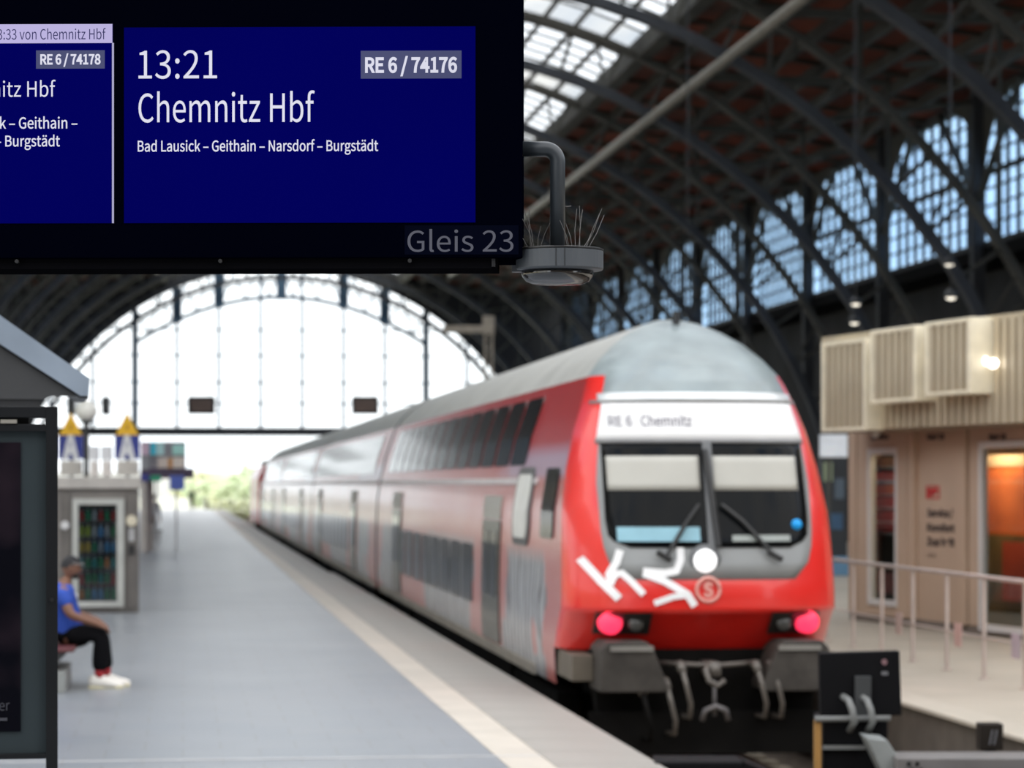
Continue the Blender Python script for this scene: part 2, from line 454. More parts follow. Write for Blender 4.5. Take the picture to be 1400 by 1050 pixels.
# outer walls
struct(MB().box((-17.5, -26, -.75), (33.5, -25, 19)).build('wall_rear', mat('brown_stone_concourse_wall', (.16, .12, .085), .8, var=.3, scale=.3)))
struct(MB().box((-17.5, -25, -.75), (33.5, -12, PZ)).build('floor_concourse', pave))
struct(MB().box((33.0, -12, -.75), (33.5, 222, 12)).build('wall_next_hall', mat('shaded_next_hall', (.022, .022, .024), .8, var=.5, scale=.4)))  # dark sheet standing in for the shaded hall next door
wl = MB().box((-17.5, -12, 7), (-17, 222, 12))
wl = struct(wl.build('wall_left', mat('cream_stone_wall', (.55, .47, .34), .8, var=.2, scale=.3)))
for y in range(-12, 222, 15): MB().box((-17.6, y, -.75), (-16.9, y + 1.2, 7)).build('pillar', mat('cream_stone_wall'), wl)
struct(MB().box((-48, -12, -.75), (-47, 260, 6)).build('wall_reflector', mat('cream_reflector_wall', (.72, .60, .38), .8, var=.15, scale=.1)))  # pale wall out of view, added for the cream reflection on the train
for X, nm in ((XE+CX, 'wall_right_ledge'), (CX-XE, 'wall_left_ledge')):
    struct(MB().box((X-.3, YA, 11.6), (X + (2 if X > 0 else -2), 222, 12.1)).build(nm, mat('black_ledge', (.012,.012,.013), .9, spec=.05)))  # near-black rough ledges below the side glazing
# far gable: dark wall with the big arched opening
g = MB(); RG = 22.3; n = 48
outer = []; inner = []
a0 = math.asin((CAMZ + 4.1 - H0) / RG)
for k in range(n+1):
    a = a0 + (PI - 2*a0)*k/n; inner.append(arc(RG, a))
    d = RG*math.cos(a); outer.append((CX + d, max(roofz(min(abs(d)*1.04, XE)), 0) + .3))
vs = []; fs = []
for (x, z), (X, Z) in zip(inner, outer): vs += [(x, 222, z), (X, 222, Z), (x, 222.5, z), (X, 222.5, Z)]
for k in range(n):
    b = 4*k; fs += [(b, b+1, b+5, b+4), (b+2, b+6, b+7, b+3), (b, b+4, b+6, b+2), (b+1, b+3, b+7, b+5)]
g.add(vs, fs)
for sx in (1, -1):
    xi = CX + sx*RG*math.cos(a0)
    g.box((xi, 222, -.75), (CX + sx*25.5, 222.5, 19))
gab = struct(g.build('wall_gable', mat('black_gable_wall', (.018, .020, .024), .8)))
gw = struct(MB().box((CX - RG*math.cos(a0), 221.8, CAMZ+3.95), (CX + RG*math.cos(a0), 222.2, CAMZ+4.62)).build('window_gable', mat('gable_transom_steel', (.03, .033, .04), .6)))
blu = mat('halo_blue_gable_steel', (.06, .12, .19), .6, var=.1)  # bluish halo of the overexposed sky is put into this steel colour
def topz(x): return H0 + math.sqrt(max(RG**2 - (x-CX)**2, 0))
def zin(x):                                # inner arc of the gable truss
    t = (x - CX) / 12.0; return CAMZ + 15.3 - 3.9 * t * t
for k in [j + .5 for j in range(-6, 6)]:
    x = CX + k*3.39
    if topz(x) < CAMZ + 5: continue
    wd = .5 if abs(k) == 3.5 else .24
    MB().box((x-wd/2, 221.9, CAMZ+4.6), (x+wd/2, 222.1, topz(x))).build('mullion', blu, gw)
for k, z in enumerate((CAMZ+6.6, CAMZ+8.3, CAMZ+10.5, CAMZ+12.6)):
    hx = math.sqrt(RG**2 - (z-H0)**2); MB().box((CX-hx, 221.95, z-.06), (CX+hx, 222.05, z+.06)).build('transom', blu, gw)
b = MB(); pts = [(CX + t, zin(CX + t)) for t in [(-11.8 + 23.6*k/24) for k in range(25)]]
for p, q in zip(pts, pts[1:]): b.bar((p[0], 222, p[1]), (q[0], 222, q[1]), .3, .3, (0,1,0))
b.build('inner_arch', blu, gw)
b = MB()
for k in range(24):
    p = pts[k]; q = pts[k+1]; up0 = topz(p[0]) ; up1 = topz(q[0])
    if k % 2: b.bar((p[0], 222, p[1]), (q[0], 222, up1), .12, .12, (0,1,0))
    else: b.bar((p[0], 222, up0), (q[0], 222, q[1]), .12, .12, (0,1,0))
    mid = [(a[0], (a[1]*.5 + topz(a[0])*.5)) for a in (p, q)]
    b.bar((mid[0][0], 222, mid[0][1]), (mid[1][0], 222, mid[1][1]), .12, .12, (0,1,0))
b.build('arch_lattice', blu, gw, kind='stuff')
for k in (-2.5, -1.5, 0, 1.5, 2.5):
    x = CX + k*3.39; MB().box((x-.4, 221.9, zin(x)-.2), (x+.4, 222.1, topz(x))).build('gusset', blu, gw)
# small lamps on the dark right side
lamp_m = mat('lit_lamp_glass', (.9, .88, .8), .4, emit=(1, .92, .78), es=1.2)
for i, (px, py, d) in enumerate(((940, 488, 60), (1170, 414, 70), (1168, 440, 72), (1300, 405, 60), (1298, 360, 70))):
    p = at(px, py, d)
    l = thing('hanging_lamp', 'small pale hanging lamp, %s' % ['one beside the train roof', 'upper of two above the ribbed kiosk roof end', 'lower of two above the ribbed kiosk roof end', 'one close above the ribbed kiosk roof', 'highest one of all'][i], 'lamp', p, 0, 'hanging lamps at the dark side of the hall')
    MB().lathe([(.02,.18),(.14,.10),(.17,0),(.15,-.03)], n=12).build('shade', darkg, l, smooth=True)
    MB().ball((0,0,-.03), (.12,.12,.06), 10, 6).build('bulb', lamp_m, l, smooth=True)
    MB().cyl((0,0,.17), (0,0, 17.2 - p.z), .012, 6).build('cable', black, l)

# ------------------------------------------------------------ train
WZ = [(.70,1.34),(.9,1.37),(1.2,1.39),(1.7,1.39),(2.14,1.38),(2.58,1.36),(3.02,1.29),(3.4,1.2),(3.97,1.0),(4.15,.86),(4.32,.68),(4.46,.48),(4.56,.28),(4.61,.12),(4.62,.0)]
Y0 = [(.70,.56),(1.2,.52),(1.56,.11),(1.62,.0),(1.8,.0),(2.3,.10),(3.25,.42),(3.7,.60),(3.9,.76),(4.15,1.1),(4.32,1.4),(4.46,1.75),(4.56,2.1),(4.62,2.5)]
def lerp(T, z):
    if z <= T[0][0]: return T[0][1]
    for (a, b), (c, d) in zip(T, T[1:]):
        if z <= c: return b + (d-b)*(z-a)/(c-a)
    return T[-1][1]
def wz(z): return lerp(WZ, z)
def bz(z): return .85 * min(1, wz(z)/1.0)
def yf(x, z, off=0):
    ww = max(wz(z), 1e-4); u = min(1, abs(x)/ww)
    return lerp(Y0, z) + bz(z)*(1 - math.sqrt(max(0, 1 - u**2.8))) - off
red = mat('traffic_red_paint', (.72, .018, .012), .32, var=.05, coat=.5)
greyp = mat('light_grey_train_paint', (.225, .265, .27), .4, var=.14, coat=.2)
maskp = mat('mid_grey_front_mask', (.27, .28, .28), .4, var=.06)
roofp = mat('grey_train_roof', (.37, .37, .345), .5, var=.12, scale=1.5)
darkglass = mat('dark_train_glass', (.010, .012, .014), .10, spec=.6)
rubber = mat('black_rubber', (.012, .012, .012), .6)
under = mat('black_underframe', (.006, .0055, .005), .8, spec=.1, var=.4)
bufg = mat('dusty_grey_buffer_cover', (.055, .049, .043), .6, spec=.2, var=.25, scale=5)
def side_mat():
    """red side panels, dusty, a pale reflection painted in as pink, with silver spray paint outlined in black on the lower deck"""
    m = bpy.data.materials.new('red_side_with_sheen_and_spray_paint'); m.use_nodes = True; t = m.node_tree; L = t.links.new
    b = t.nodes['Principled BSDF']; b.inputs['Roughness'].default_value = .33; b.inputs['Coat Weight'].default_value = .8; b.inputs['Coat Roughness'].default_value = .15
    tcn = t.nodes.new('ShaderNodeTexCoord'); sp = t.nodes.new('ShaderNodeSeparateXYZ'); L(tcn.outputs['Object'], sp.inputs[0])
    def noise(sc, det=3, scl=(1,1,1)):
        mpn = t.nodes.new('ShaderNodeMapping'); mpn.inputs['Scale'].default_value = scl; L(tcn.outputs['Object'], mpn.inputs[0])
        n = t.nodes.new('ShaderNodeTexNoise'); n.inputs['Scale'].default_value = sc; n.inputs['Detail'].default_value = det; L(mpn.outputs[0], n.inputs['Vector']); return n
    def ramp(src, p0, p1, c0=(0,0,0,1), c1=(1,1,1,1)):
        r = t.nodes.new('ShaderNodeValToRGB'); r.color_ramp.elements[0].position = p0; r.color_ramp.elements[1].position = p1
        r.color_ramp.elements[0].color = c0; r.color_ramp.elements[1].color = c1; L(src, r.inputs[0]); return r
    def mr(src, a, bb, c=0, d=1):
        r = t.nodes.new('ShaderNodeMapRange'); r.inputs['From Min'].default_value = a; r.inputs['From Max'].default_value = bb
        r.inputs['To Min'].default_value = c; r.inputs['To Max'].default_value = d; L(src, r.inputs[0]); return r
    def mul(a, c):
        r = t.nodes.new('ShaderNodeMath'); r.operation = 'MULTIPLY'; L(a, r.inputs[0])
        if isinstance(c, float): r.inputs[1].default_value = c
        else: L(c, r.inputs[1])
        return r
    def mix(f, a, c):
        r = t.nodes.new('ShaderNodeMix'); r.data_type = 'RGBA'; L(f, r.inputs[0])
        for i, q in ((6, a), (7, c)):
            if isinstance(q, tuple): r.inputs[i].default_value = q
            else: L(q, r.inputs[i])
        return r
    pink_sheen = noise(.5, 4, (1, .6, 1.6))
    fz = mr(sp.outputs['Z'], 3.15, 2.9)       # dusty reflection of white painted as pink below the upper windows
    ff = mul(mr(pink_sheen.outputs['Fac'], .3, .7, .45, .9).outputs[0], fz.outputs[0])
    base = mix(ff.outputs[0], (.48, .014, .012, 1), (.60, .27, .25, 1))
    # silver pieces: long cloud of paint at the lower deck
    n1 = noise(1.3, 1.5, (1, .8, 1)); zl = mr(sp.outputs['Z'], 2.2, 2.0)
    def mth(op, a, bb):
        r = t.nodes.new('ShaderNodeMath'); r.operation = op
        for i, q in ((0, a), (1, bb)):
            if isinstance(q, (int, float)): r.inputs[i].default_value = q
            elif q is not None: L(q, r.inputs[i])
        return r.outputs[0]
    def hump(c, wd): return mth('SUBTRACT', 1.0, mth('DIVIDE', mth('ABSOLUTE', mth('SUBTRACT', sp.outputs['Y'], c), None), wd))
    box = mth('MAXIMUM', mth('MAXIMUM', hump(4.0, 2.3), hump(13.2, 4.6)), hump(24, 2.0))
    sm = mth('ADD', box, mth('MULTIPLY', mth('SUBTRACT', n1.outputs['Fac'], .5), 1.6))
    nm = ramp(sm, .22, .27)
    lil = mul(mul(mr(sp.outputs['Z'], 2.9, 2.97).outputs[0], mr(sp.outputs['Z'], 3.32, 3.15).outputs[0]).outputs[0], mr(mth('ADD', sp.outputs['Y'], mth('MULTIPLY', n1.outputs['Fac'], 4.0)), 9.0, 7.5).outputs[0])
    base = mix(mul(lil.outputs[0], .8).outputs[0], base.outputs[2], (.50, .40, .52, 1))
    mask = mul(zl.outputs[0], nm.outputs[0])
    c1 = mix(mask.outputs[0], base.outputs[2], (.42, .43, .45, 1))
    wv = t.nodes.new('ShaderNodeTexWave'); wv.inputs['Scale'].default_value = .9; wv.inputs['Distortion'].default_value = 9; wv.inputs['Detail'].default_value = 1.5
    wv.inputs['Detail Scale'].default_value = 1.2; wv.bands_direction = 'Y'; L(tcn.outputs['Object'], wv.inputs['Vector'])
    ol = ramp(wv.outputs['Fac'], .12, .24, (1,1,1,1), (0,0,0,1))
    m2 = mul(mask.outputs[0], ol.outputs[0])
    c2 = mix(m2.outputs[0], c1.outputs[2], (.05, .05, .06, 1))
    L(c2.outputs[2], b.inputs['Base Color'])
    return m
sidep = side_mat()
ZR = [z for z in (.82,.9,1.05,1.2,1.4,1.58,1.66,1.8,2.0,2.14,2.3,2.58,2.8,3.02,3.2,3.4,3.6,3.8,3.97)]
ZRT = [3.97, 4.06, 4.15, 4.24, 4.32, 4.4, 4.46, 4.52, 4.56, 4.59, 4.61, 4.62]
def coach_shell(root, y_start, L, smat):
    for s in (-1, 1):
        m = MB(); cols = 10
        for z in ZR:
            for j in range(cols):
                ya = y_start(z); m.v.append((s*wz(z), ya + (L-ya)*j/(cols-1), z))
        m.f = [(i*cols+j, (i+1)*cols+j, (i+1)*cols+j+1, i*cols+j+1) for i in range(len(ZR)-1) for j in range(cols-1)]
        m.build('side_wall', smat, root, smooth=True)
    m = MB(); cols = 4; prof = [(-wz(z), z) for z in ZRT] + [(wz(z), z) for z in reversed(ZRT[:-1])]
    for (x, z) in prof:
        for j in range(cols):
            ya = y_start(z); m.v.append((x, ya + (L-ya)*j/(cols-1), z))
    m.f = [(i*cols+j, (i+1)*cols+j, (i+1)*cols+j+1, i*cols+j+1) for i in range(len(prof)-1) for j in range(cols-1)]
    m.build('roof', roofp, root, smooth=True)
    poly = [(-wz(z), z) for z in ZR+ZRT] + [(wz(z), z) for z in reversed(ZR+ZRT[:-1])]
    MB().prism(poly, L-.02, L, 'y').build('end_wall', darkg, root)
def side_patch(s, y0, y1, z0, z1, off=.012, r=.08, n=6):
    """thin panel lying on the side wall, corners rounded"""
    m = MB()
    def ring(o):
        pts = []
        for (cy, cz, a0) in ((y1-r, z1-r, 0), (y0+r, z1-r, 90), (y0+r, z0+r, 180), (y1-r, z0+r, 270)):
            for k in range(4):
                a = R(a0 + 30*k); pts.append((cy + r*math.cos(a), cz + r*math.sin(a)))
        return pts
    P = ring(0); zc = sorted(set([z0, z1] + [z for z in ZR if z0 < z < z1]))
    # strips by height so that the panel follows the curved side
    lv = sorted(set([p[1] for p in P] + zc)); rows = []
    for z in lv:
        dz = 0; e = 0
        if z > z1 - r: e = r - math.sqrt(max(0, r*r - (z-(z1-r))**2))
        if z < z0 + r: e = r - math.sqrt(max(0, r*r - ((z0+r)-z)**2))
        rows.append((z, y0+e, y1-e))
    for o in (off, -.02):
        for (z, a, b) in rows: m.v += [(s*(wz(z)+o), a, z), (s*(wz(z)+o), b, z)]
    k = len(rows)
    for i in range(k-1):
        m.f.append((2*i, 2*i+1, 2*i+3, 2*i+2)); m.f.append((2*k+2*i, 2*k+2*i+2, 2*k+2*i+3, 2*k+2*i+1))
        m.f.append((2*i, 2*i+2, 2*k+2*i+2, 2*k+2*i)); m.f.append((2*i+1, 2*k+2*i+1, 2*k+2*i+3, 2*i+3))
    m.f.append((0, 2*k, 2*k+1, 1)); m.f.append((2*k-2, 2*k-1, 4*k-1, 4*k-2))
    return m
doorm = mat('dark_olive_door', (.05, .052, .040), .35, coat=.4)
doorg = mat('grey_door_head', (.30, .29, .26), .4)
def coach_fittings(root, first, L):
    for s in (-1, 1):
        k = 0; y = 4.6 if first else 2.0
        while y < L - 2.0:
            side_patch(s, y, y+1.42, 3.08, 3.86).build('upper_window', darkglass, root); y += 1.6
        y = 9.2 if first else 9.0
        while y < 20.2:
            side_patch(s, y, y+1.3, 1.32, 2.08).build('lower_window', darkglass, root); y += 1.55
        for dy in (6.15, 21.0):
            d = side_patch(s, dy, dy+1.85, .95, 2.42, .02, .04).build('door', doorm, root)
            side_patch(s, dy, dy+1.85, 2.44, 2.72, .02, .04).build('door_head', doorg, d)
            side_patch(s, dy+.2, dy+.85, 1.5, 2.3, .028, .08).build('door_pane', darkglass, d)
            side_patch(s, dy+1.0, dy+1.65, 1.5, 2.3, .028, .08).build('door_pane', darkglass, d)
        side_patch(s, .4 if not first else 3.2, L-.3, 2.86, 2.93, .018, .03).build('cantrail_strip', mat('pale_strip', (.5, .46, .46), .4), root)
        side_patch(s, 3.0 if first else .5, L-.5, .80, .93, .02, .03).build('sill', mat('dusty_sill', (.22, .2, .17), .6), root)
    # bogies
    for by in (4.2, L-3.8):
        b = MB()
        for s in (-1, 1):
            b.box((s*1.0, by-1.9, .38), (s*1.22, by+1.9, .66)); b.cyl((s*1.1, by-1.25, .46), (s*1.3, by-1.25, .46), .14); b.cyl((s*1.1, by+1.25, .46), (s*1.3, by+1.25, .46), .14)
        b.box((-1.1, by-.25, .45), (1.1, by+.25, .78))
        bo = b.build('bogie', under, root)
        for wy in (by-1.25, by+1.25):
            for s in (-1, 1):
                MB().lathe([(.46, s*.68), (.46, s*.71), (.43, s*.715), (.43, s*.80), (.1, s*.82)], (0, wy, .46), 24, 'x').build('wheel', under, bo)
    MB().box((-1.2, 6.6, .32), (1.2, L-6.4, .82)).build('underframe', under, root)
NX, NY = 5.15, 26.0
cab = thing('control_coach', 'red and grey double-deck driving coach at the near end of the train', 'railway coach', (NX, NY, 0))
coach_shell(cab, lambda z: lerp(Y0, z) + bz(z), 26.8, sidep)
m = MB(); nx = 33
zf = [z for z in ZR if z >= 1.2] + ZRT[1:-1]
zl = []
for a, b in zip(zf, zf[1:]): zl += [a, (a+b)/2]
zl.append(zf[-1])
def shell_rows(zl):
    m = MB()
    for z in zl:
        for j in range(nx):
            t = -1 + 2*j/(nx-1); x = wz(z)*math.sin(t*PI/2); m.v.append((x, yf(x, z), z))
    m.f = [(i*nx+j, i*nx+j+1, (i+1)*nx+j+1, (i+1)*nx+j) for i in range(len(zl)-1) for j in range(nx-1)]
    return m
shell_rows([z for z in zl if z <= 3.97]).build('front_shell', red, cab, smooth=True)
shell_rows([z for z in zl if z >= 3.97]).build('front_dome', greyp, cab, smooth=True)
def fpatch(z0, z1, xl, xr, off, th=.03, nu=14, nv=20):
    def g(o):
        def fn(u, v):
            z = z0 + (z1-z0)*u; a, b = xl(z), xr(z); x = a + (b-a)*v; return (x, yf(x, z, o), z)
        return fn
    return MB().slab(g(off), g(off-th), nu, nv)
hwm = [(1.93,.84),(2.0,.97),(2.3,1.06),(2.9,1.075),(3.3,1.03),(3.55,.98),(3.97,.86)]
hwm = [(z, min(v, lerp(WZ, z)*.985)) for z, v in hwm]
fpatch(1.93, 3.99, lambda z: -lerp(hwm, z), lambda z: lerp(hwm, z), .010).build('front_mask', maskp, cab, smooth=True)
fpatch(3.74, 4.05, lambda z: -.93*wz(z)*.95, lambda z: .93*wz(z)*.95, .014, .02).build('brow_panel', greyp, cab, smooth=True)
fpatch(3.70, 3.78, lambda z: -.99, lambda z: .99, .04, .05, 4).build('light_strip', mat('bright_silver_trim', (.7, .72, .72), .3, metal=.3), cab, smooth=True)
ws = [(2.24,.80),(2.28,.93),(2.36,1.0),(2.5,1.02),(3.28,1.015)]
wsc = fpatch(2.24, 3.27, lambda z: -lerp(ws, z), lambda z: lerp(ws, z), .024, .02, 18)  .build('windscreen', mat('tinted_windscreen', (.004, .005, .006), .12, spec=.1), cab, smooth=True)
blind = mat('cream_sun_blind', (.44, .43, .385), .6, var=.04)
fpatch(2.80, 3.14, lambda z: -.98, lambda z: -.09, .032, .006, 6).build('sun_blind', blind, wsc, smooth=True)
fpatch(2.80, 3.14, lambda z: .04, lambda z: .93, .032, .006, 6).build('sun_blind', blind, wsc, smooth=True)
fpatch(2.22, 3.29, lambda z: -.045, lambda z: .045, .05, .04, 8, 4).build('centre_pillar', mat('pillar_grey', (.12, .125, .13), .4), wsc)
fpatch(2.30, 2.44, lambda z: -.92, lambda z: -.12, .032, .005, 4).build('blue_desk_strip', mat('pale_blue_desk', (.22, .42, .50), .4), wsc, label='pale blue driving desk top behind the glass')  # pale blue strip for the desk, laid on the windscreen
fpatch(2.30, 2.36, lambda z: .20, lambda z: .80, .032, .005, 4).build('desk_top', mat('pale_grey_desk', (.30, .33, .31), .4), wsc)
led = mat('white_led_panel', (.55, .55, .55), .5, emit=(1, .99, .98), es=.28, var=.02)
lp = fpatch(3.31, 3.68, lambda z: -1.05 + .09*(z-3.3)/.4, lambda z: 1.05 - .09*(z-3.3)/.4, .030, .03, 6).build('destination_display', led, cab, smooth=True)
for z0, z1 in ((3.27, 3.315), (3.675, 3.71)):
    fpatch(z0, z1, lambda z: -1.06, lambda z: 1.06, .034, .03, 3).build('display_frame', mat('grey_frame', (.2, .2, .2), .4), cab, smooth=True)
ft = lambda p: (p[0], yf(p[0], p[2], .036), p[2])
text('RE 6   Chemnitz', mat('grey_led_text', (.22, .21, .24), .6), lp, -.93, 3.44, .10, width=.80, frame=ft, bold=.01)
lampw = mat('white_headlamp', (.9, .9, .9), .3, emit=(1, 1, 1), es=.7)  # lamp is unlit; slight emission added to keep it bright white
def fdisc(x, z, r, off, m, nm, par, th=.05, xr=None, **k):
    y = yf(x if xr is None else xr, z, off); return MB().lathe([(r, th), (r, .012), (r*.9, 0), (.001, -.012)], (x, y, z), 24, 'y').build(nm, m, par, smooth=True, **k)
fdisc(-.08, 2.11, .165, .02, mat('grey_lamp_ring', (.14, .145, .15), .4), 'headlamp_housing', cab)
fdisc(-.08, 2.11, .115, .045, lampw, 'headlamp', cab)
# round emblem: pale ring with a painted-over middle
rg = MB(); cz, rr = 1.83, .115
pts = [(-.06 + rr*math.cos(2*PI*k/24), yf(0, 1.83, .02), cz + rr*math.sin(2*PI*k/24)) for k in range(25)]
rg.tube(pts, .018, 6); em = rg.build('round_emblem', mat('pale_pink_emblem', (.75, .35, .3), .5), cab, smooth=True, label='pale round emblem on the red nose')
text('S', mat('pale_pink_emblem'), em, -.11, 1.765, .13, width=.10, y=yf(0, 1.79, .015), bold=.02)
# tail lamps
tail = mat('lit_red_tail_lamp', (.8, .02, .05), .4, emit=(1, .035, .10), es=1.15)
for s in (-1, 1):
    a, b = (s*.60, s*1.12)
    x0, x1 = min(a, b), max(a, b)
    hs = fpatch(1.38, 1.60, lambda z: x0, lambda z: x1, .05, .08, 4, 8).build('lamp_housing', mat('dark_lamp_housing', (.03, .03, .028), .3), cab)
    fdisc(s*.985, 1.50, .115, .06, tail, 'tail_lamp', hs, th=.16, xr=s*.76)
    fdisc(s*.74, 1.49, .075, .075, mat('unlit_lamp_glass', (.07, .07, .065), .1), 'head_lamp', hs, th=.1, xr=s*.68)
    # buffer cover: bevelled grey block
    bc = MB(); q = lambda v: s*v
    y = .02
    poly = [(q(.47), .90), (q(.62), 1.27), (q(.68), 1.33), (q(1.06), 1.33), (q(1.13), 1.26), (q(1.14), .84), (q(.48), .84)]
    bo = bc.prism(poly, y-.12, y+.6, 'y').build('buffer_cover', bufg, cab, bevel=.02)
    MB().box((q(.62), y-.15, 1.24), (q(1.04), y-.11, 1.29)).build('step_tread', mat('pale_tread', (.2, .19, .17), .5), bo)
    MB().box((q(1.14), .35, .92), (q(1.35), 1.5, 1.18)).build('corner_step', mat('cream_corner_panel', (.12, .10, .075), .6), cab, bevel=.01)
MB().prism([(-1.15, 1.22), (-1.05, .35), (-.8, .22), (.8, .22), (1.05, .35), (1.15, 1.22)], .45, .7, 'y').build('headstock', under, cab)
MB().prism([(-1.2, .62), (-1.1, .2), (1.1, .2), (1.2, .62)], .28, .36, 'y').build('snow_plough', under, cab)
hook = mat('pale_worn_steel', (.13, .115, .10), .5, metal=.2)
hk = MB(); hk.box((-.06, -.05, .98), (.06, .5, 1.12)); hk.tube([(-.06,-.02,1.1),(-.1,-.08,1.05),(-.08,-.14,.95),(0,-.15,.9),(.08,-.12,.95)], .028, 8)
hk.tube([(-.05,.02,1.09),(-.3,.1,1.1),(-.5,.3,1.1)], .025, 6); hk.tube([(.05,.02,1.09),(.3,.1,1.1),(.5,.3,1.1)], .025, 6)
hk.build('coupling_hook', hook, cab, smooth=True)
hk = MB(); hk.tube([(0,-.02,.95),(0,-.03,.6)], .02, 6); hk.tube([(-.13,-.05,.56),(-.1,-.08,.66),(0,-.1,.7),(.1,-.08,.66),(.13,-.05,.56)], .03, 8); hk.build('coupling_link', mat('dark_worn_steel', (.14, .13, .13), .5, metal=.4), cab, smooth=True)
for x, zt in ((-.33, 1.08), (-.48, .92), (.42, 1.08), (.58, 1.08), (-.72, .86)):
    hb = MB(); hb.tube([(x, .2, zt), (x, .02, zt+.02), (x+.01, -.05, zt-.04)], .045, 8)
    hh = hb.build('brake_cock', hook, cab, smooth=True)
    MB().tube([(x+.01, -.05, zt-.04), (x+.04, -.09, zt-.18), (x+.09, -.06, zt-.36), (x+.10, .05, zt-.5), (x+.06, .25, zt-.5)], .026, 8).build('brake_hose', hook if abs(x) < .7 else under, hh, smooth=True)
# wipers
wip = mat('black_wiper', (.015, .015, .015), .5)
for pl, nm in (([(.10, 2.66), (.3, 2.5), (.63, 2.14)], .02), ([(-.12, 2.66), (-.26, 2.48), (-.48, 2.14)], .02)):
    P = [(x, yf(x, z, .08), z) for x, z in pl]; wp = MB().tube(P, .022, 6).build('wiper_arm', wip, cab)
    x, z = pl[-1]; MB().tube([(x-.08, yf(x, z, .07), z+.06), (x+.06, yf(x, z, .07), z-.02)], .03, 6).build('wiper_pivot', wip, wp)
P = [(x, yf(x, z, .075), z) for x, z in ((-.03, 3.2), (.01, 2.8), (.05, 2.25))]; MB().tube(P, .03, 6).build('wiper_blade', wip, cab)
fdisc(.88, 2.46, .055, .05, mat('bright_blue_sticker', (.0, .35, .85), .5), 'blue_sticker', cab, .02)
# white spray-paint tag
spray = mat('white_spray_paint', (.88, .88, .88), .6, var=.04)
def strokes(pl, wd=.045):
    m = MB(); P = [((px - 972)/139.5 , CAMZ - (py - 662)/139.5) for px, py in pl]; Q = []
    for (a, b), (c, d) in zip(P, P[1:]):
        for k in range(6): Q.append((a + (c-a)*k/6, b + (d-b)*k/6))
    Q.append(P[-1]); n = len(Q)
    for i, (x, z) in enumerate(Q):
        ax, az = Q[max(i-1, 0)]; bx, bz_ = Q[min(i+1, n-1)]; L_ = math.hypot(bx-ax, bz_-az) + 1e-9
        nx_, nz_ = -(bz_-az)/L_*wd, (bx-ax)/L_*wd
        for o in (-1, 1):
            X, Z = x + o*nx_, z + o*nz_; m.v.append((X, yf(X, Z, .022), Z))
    m.f = [(2*i, 2*i+2, 2*i+3, 2*i+1) for i in range(n-1)]; return m
tagp = None
for pl, wd in (([(797,764),(822,795),(844,818)], .040), ([(847,752),(842,768),(832,785),(834,800)], .036), ([(832,798),(840,785),(848,783),(860,794),(876,812)], .032),
               ([(927,748),(927,765),(921,780),(905,783),(876,781)], .036), ([(876,783),(905,794),(935,812),(945,828)], .036), ([(937,812),(915,815),(890,824)], .030)):
    m_ = strokes(pl, wd)
    if tagp is None: tagp = m_
    else: tagp.add(m_.v, m_.f)
tagp.build('spray_tag', spray, cab, label='white sprayed graffiti strokes across the nose')
# cab side details
wf = mat('white_painted_window', (.62, .62, .58), .4)
for s in (-1, 1):
    w1 = side_patch(s, 3.45, 4.95, 2.18, 3.05, .02, .2).build('side_window_frame', mat('dark_window_rubber', (.08, .08, .08), .5), cab)
    side_patch(s, 3.6, 4.8, 2.26, 2.97, .03, .16).build('whitened_pane', wf, w1, label='side pane sprayed over in off-white')
    side_patch(s, 1.55, 2.5, 2.3, 3.03, .02, .06).build('cab_side_window', darkglass, cab)
MB().box((-.03, 2.0, 4.5), (.03, 2.12, 4.68)).build('roof_horn', darkg, cab)
coach_fittings(cab, True, 26.8)
co = thing('double_deck_coach', 'double-deck coach directly behind the driving coach', 'railway coach', (NX, NY+27.2, 0), 0, 'double-deck coaches of the train')
coach_shell(co, lambda z: 0.0, 26.6, sidep)
poly = [(-wz(z), z) for z in ZR+ZRT] + [(wz(z), z) for z in reversed(ZR+ZRT[:-1])]
MB().prism(poly, 0, .02, 'y').build('end_wall', darkg, co)
MB().box((-.7, -.38, .95), (.7, .02, 3.2)).build('gangway_bellows', rubber, co)
coach_fittings(co, False, 26.6)
dup(co, (NX, NY+54.2, 0), 'double-deck coach third from the near end of the train')
dup(co, (NX, NY+81.2, 0), 'double-deck coach fourth from the near end of the train')
lo = thing('locomotive', 'far red locomotive at the other end of the train', 'locomotive', (NX, NY+108.4, 0))
poly = [(-1.45, .9), (-1.45, 3.2), (-1.2, 3.75), (-.8, 3.9), (.8, 3.9), (1.2, 3.75), (1.45, 3.2), (1.45, .9)]
MB().prism(poly, 0, 16.5, 'y').build('body', red, lo, bevel=.04)
MB().box((-.9, 1.5, 3.9), (.9, 15, 4.1)).build('roof_equipment', darkg, lo)
MB().box((-1.2, 1, .3), (1.2, 15.5, .9)).build('underframe', under, lo)
MB().box((-.4, -.4, .9), (.4, 0, 1.2)).build('coupler', under, lo)

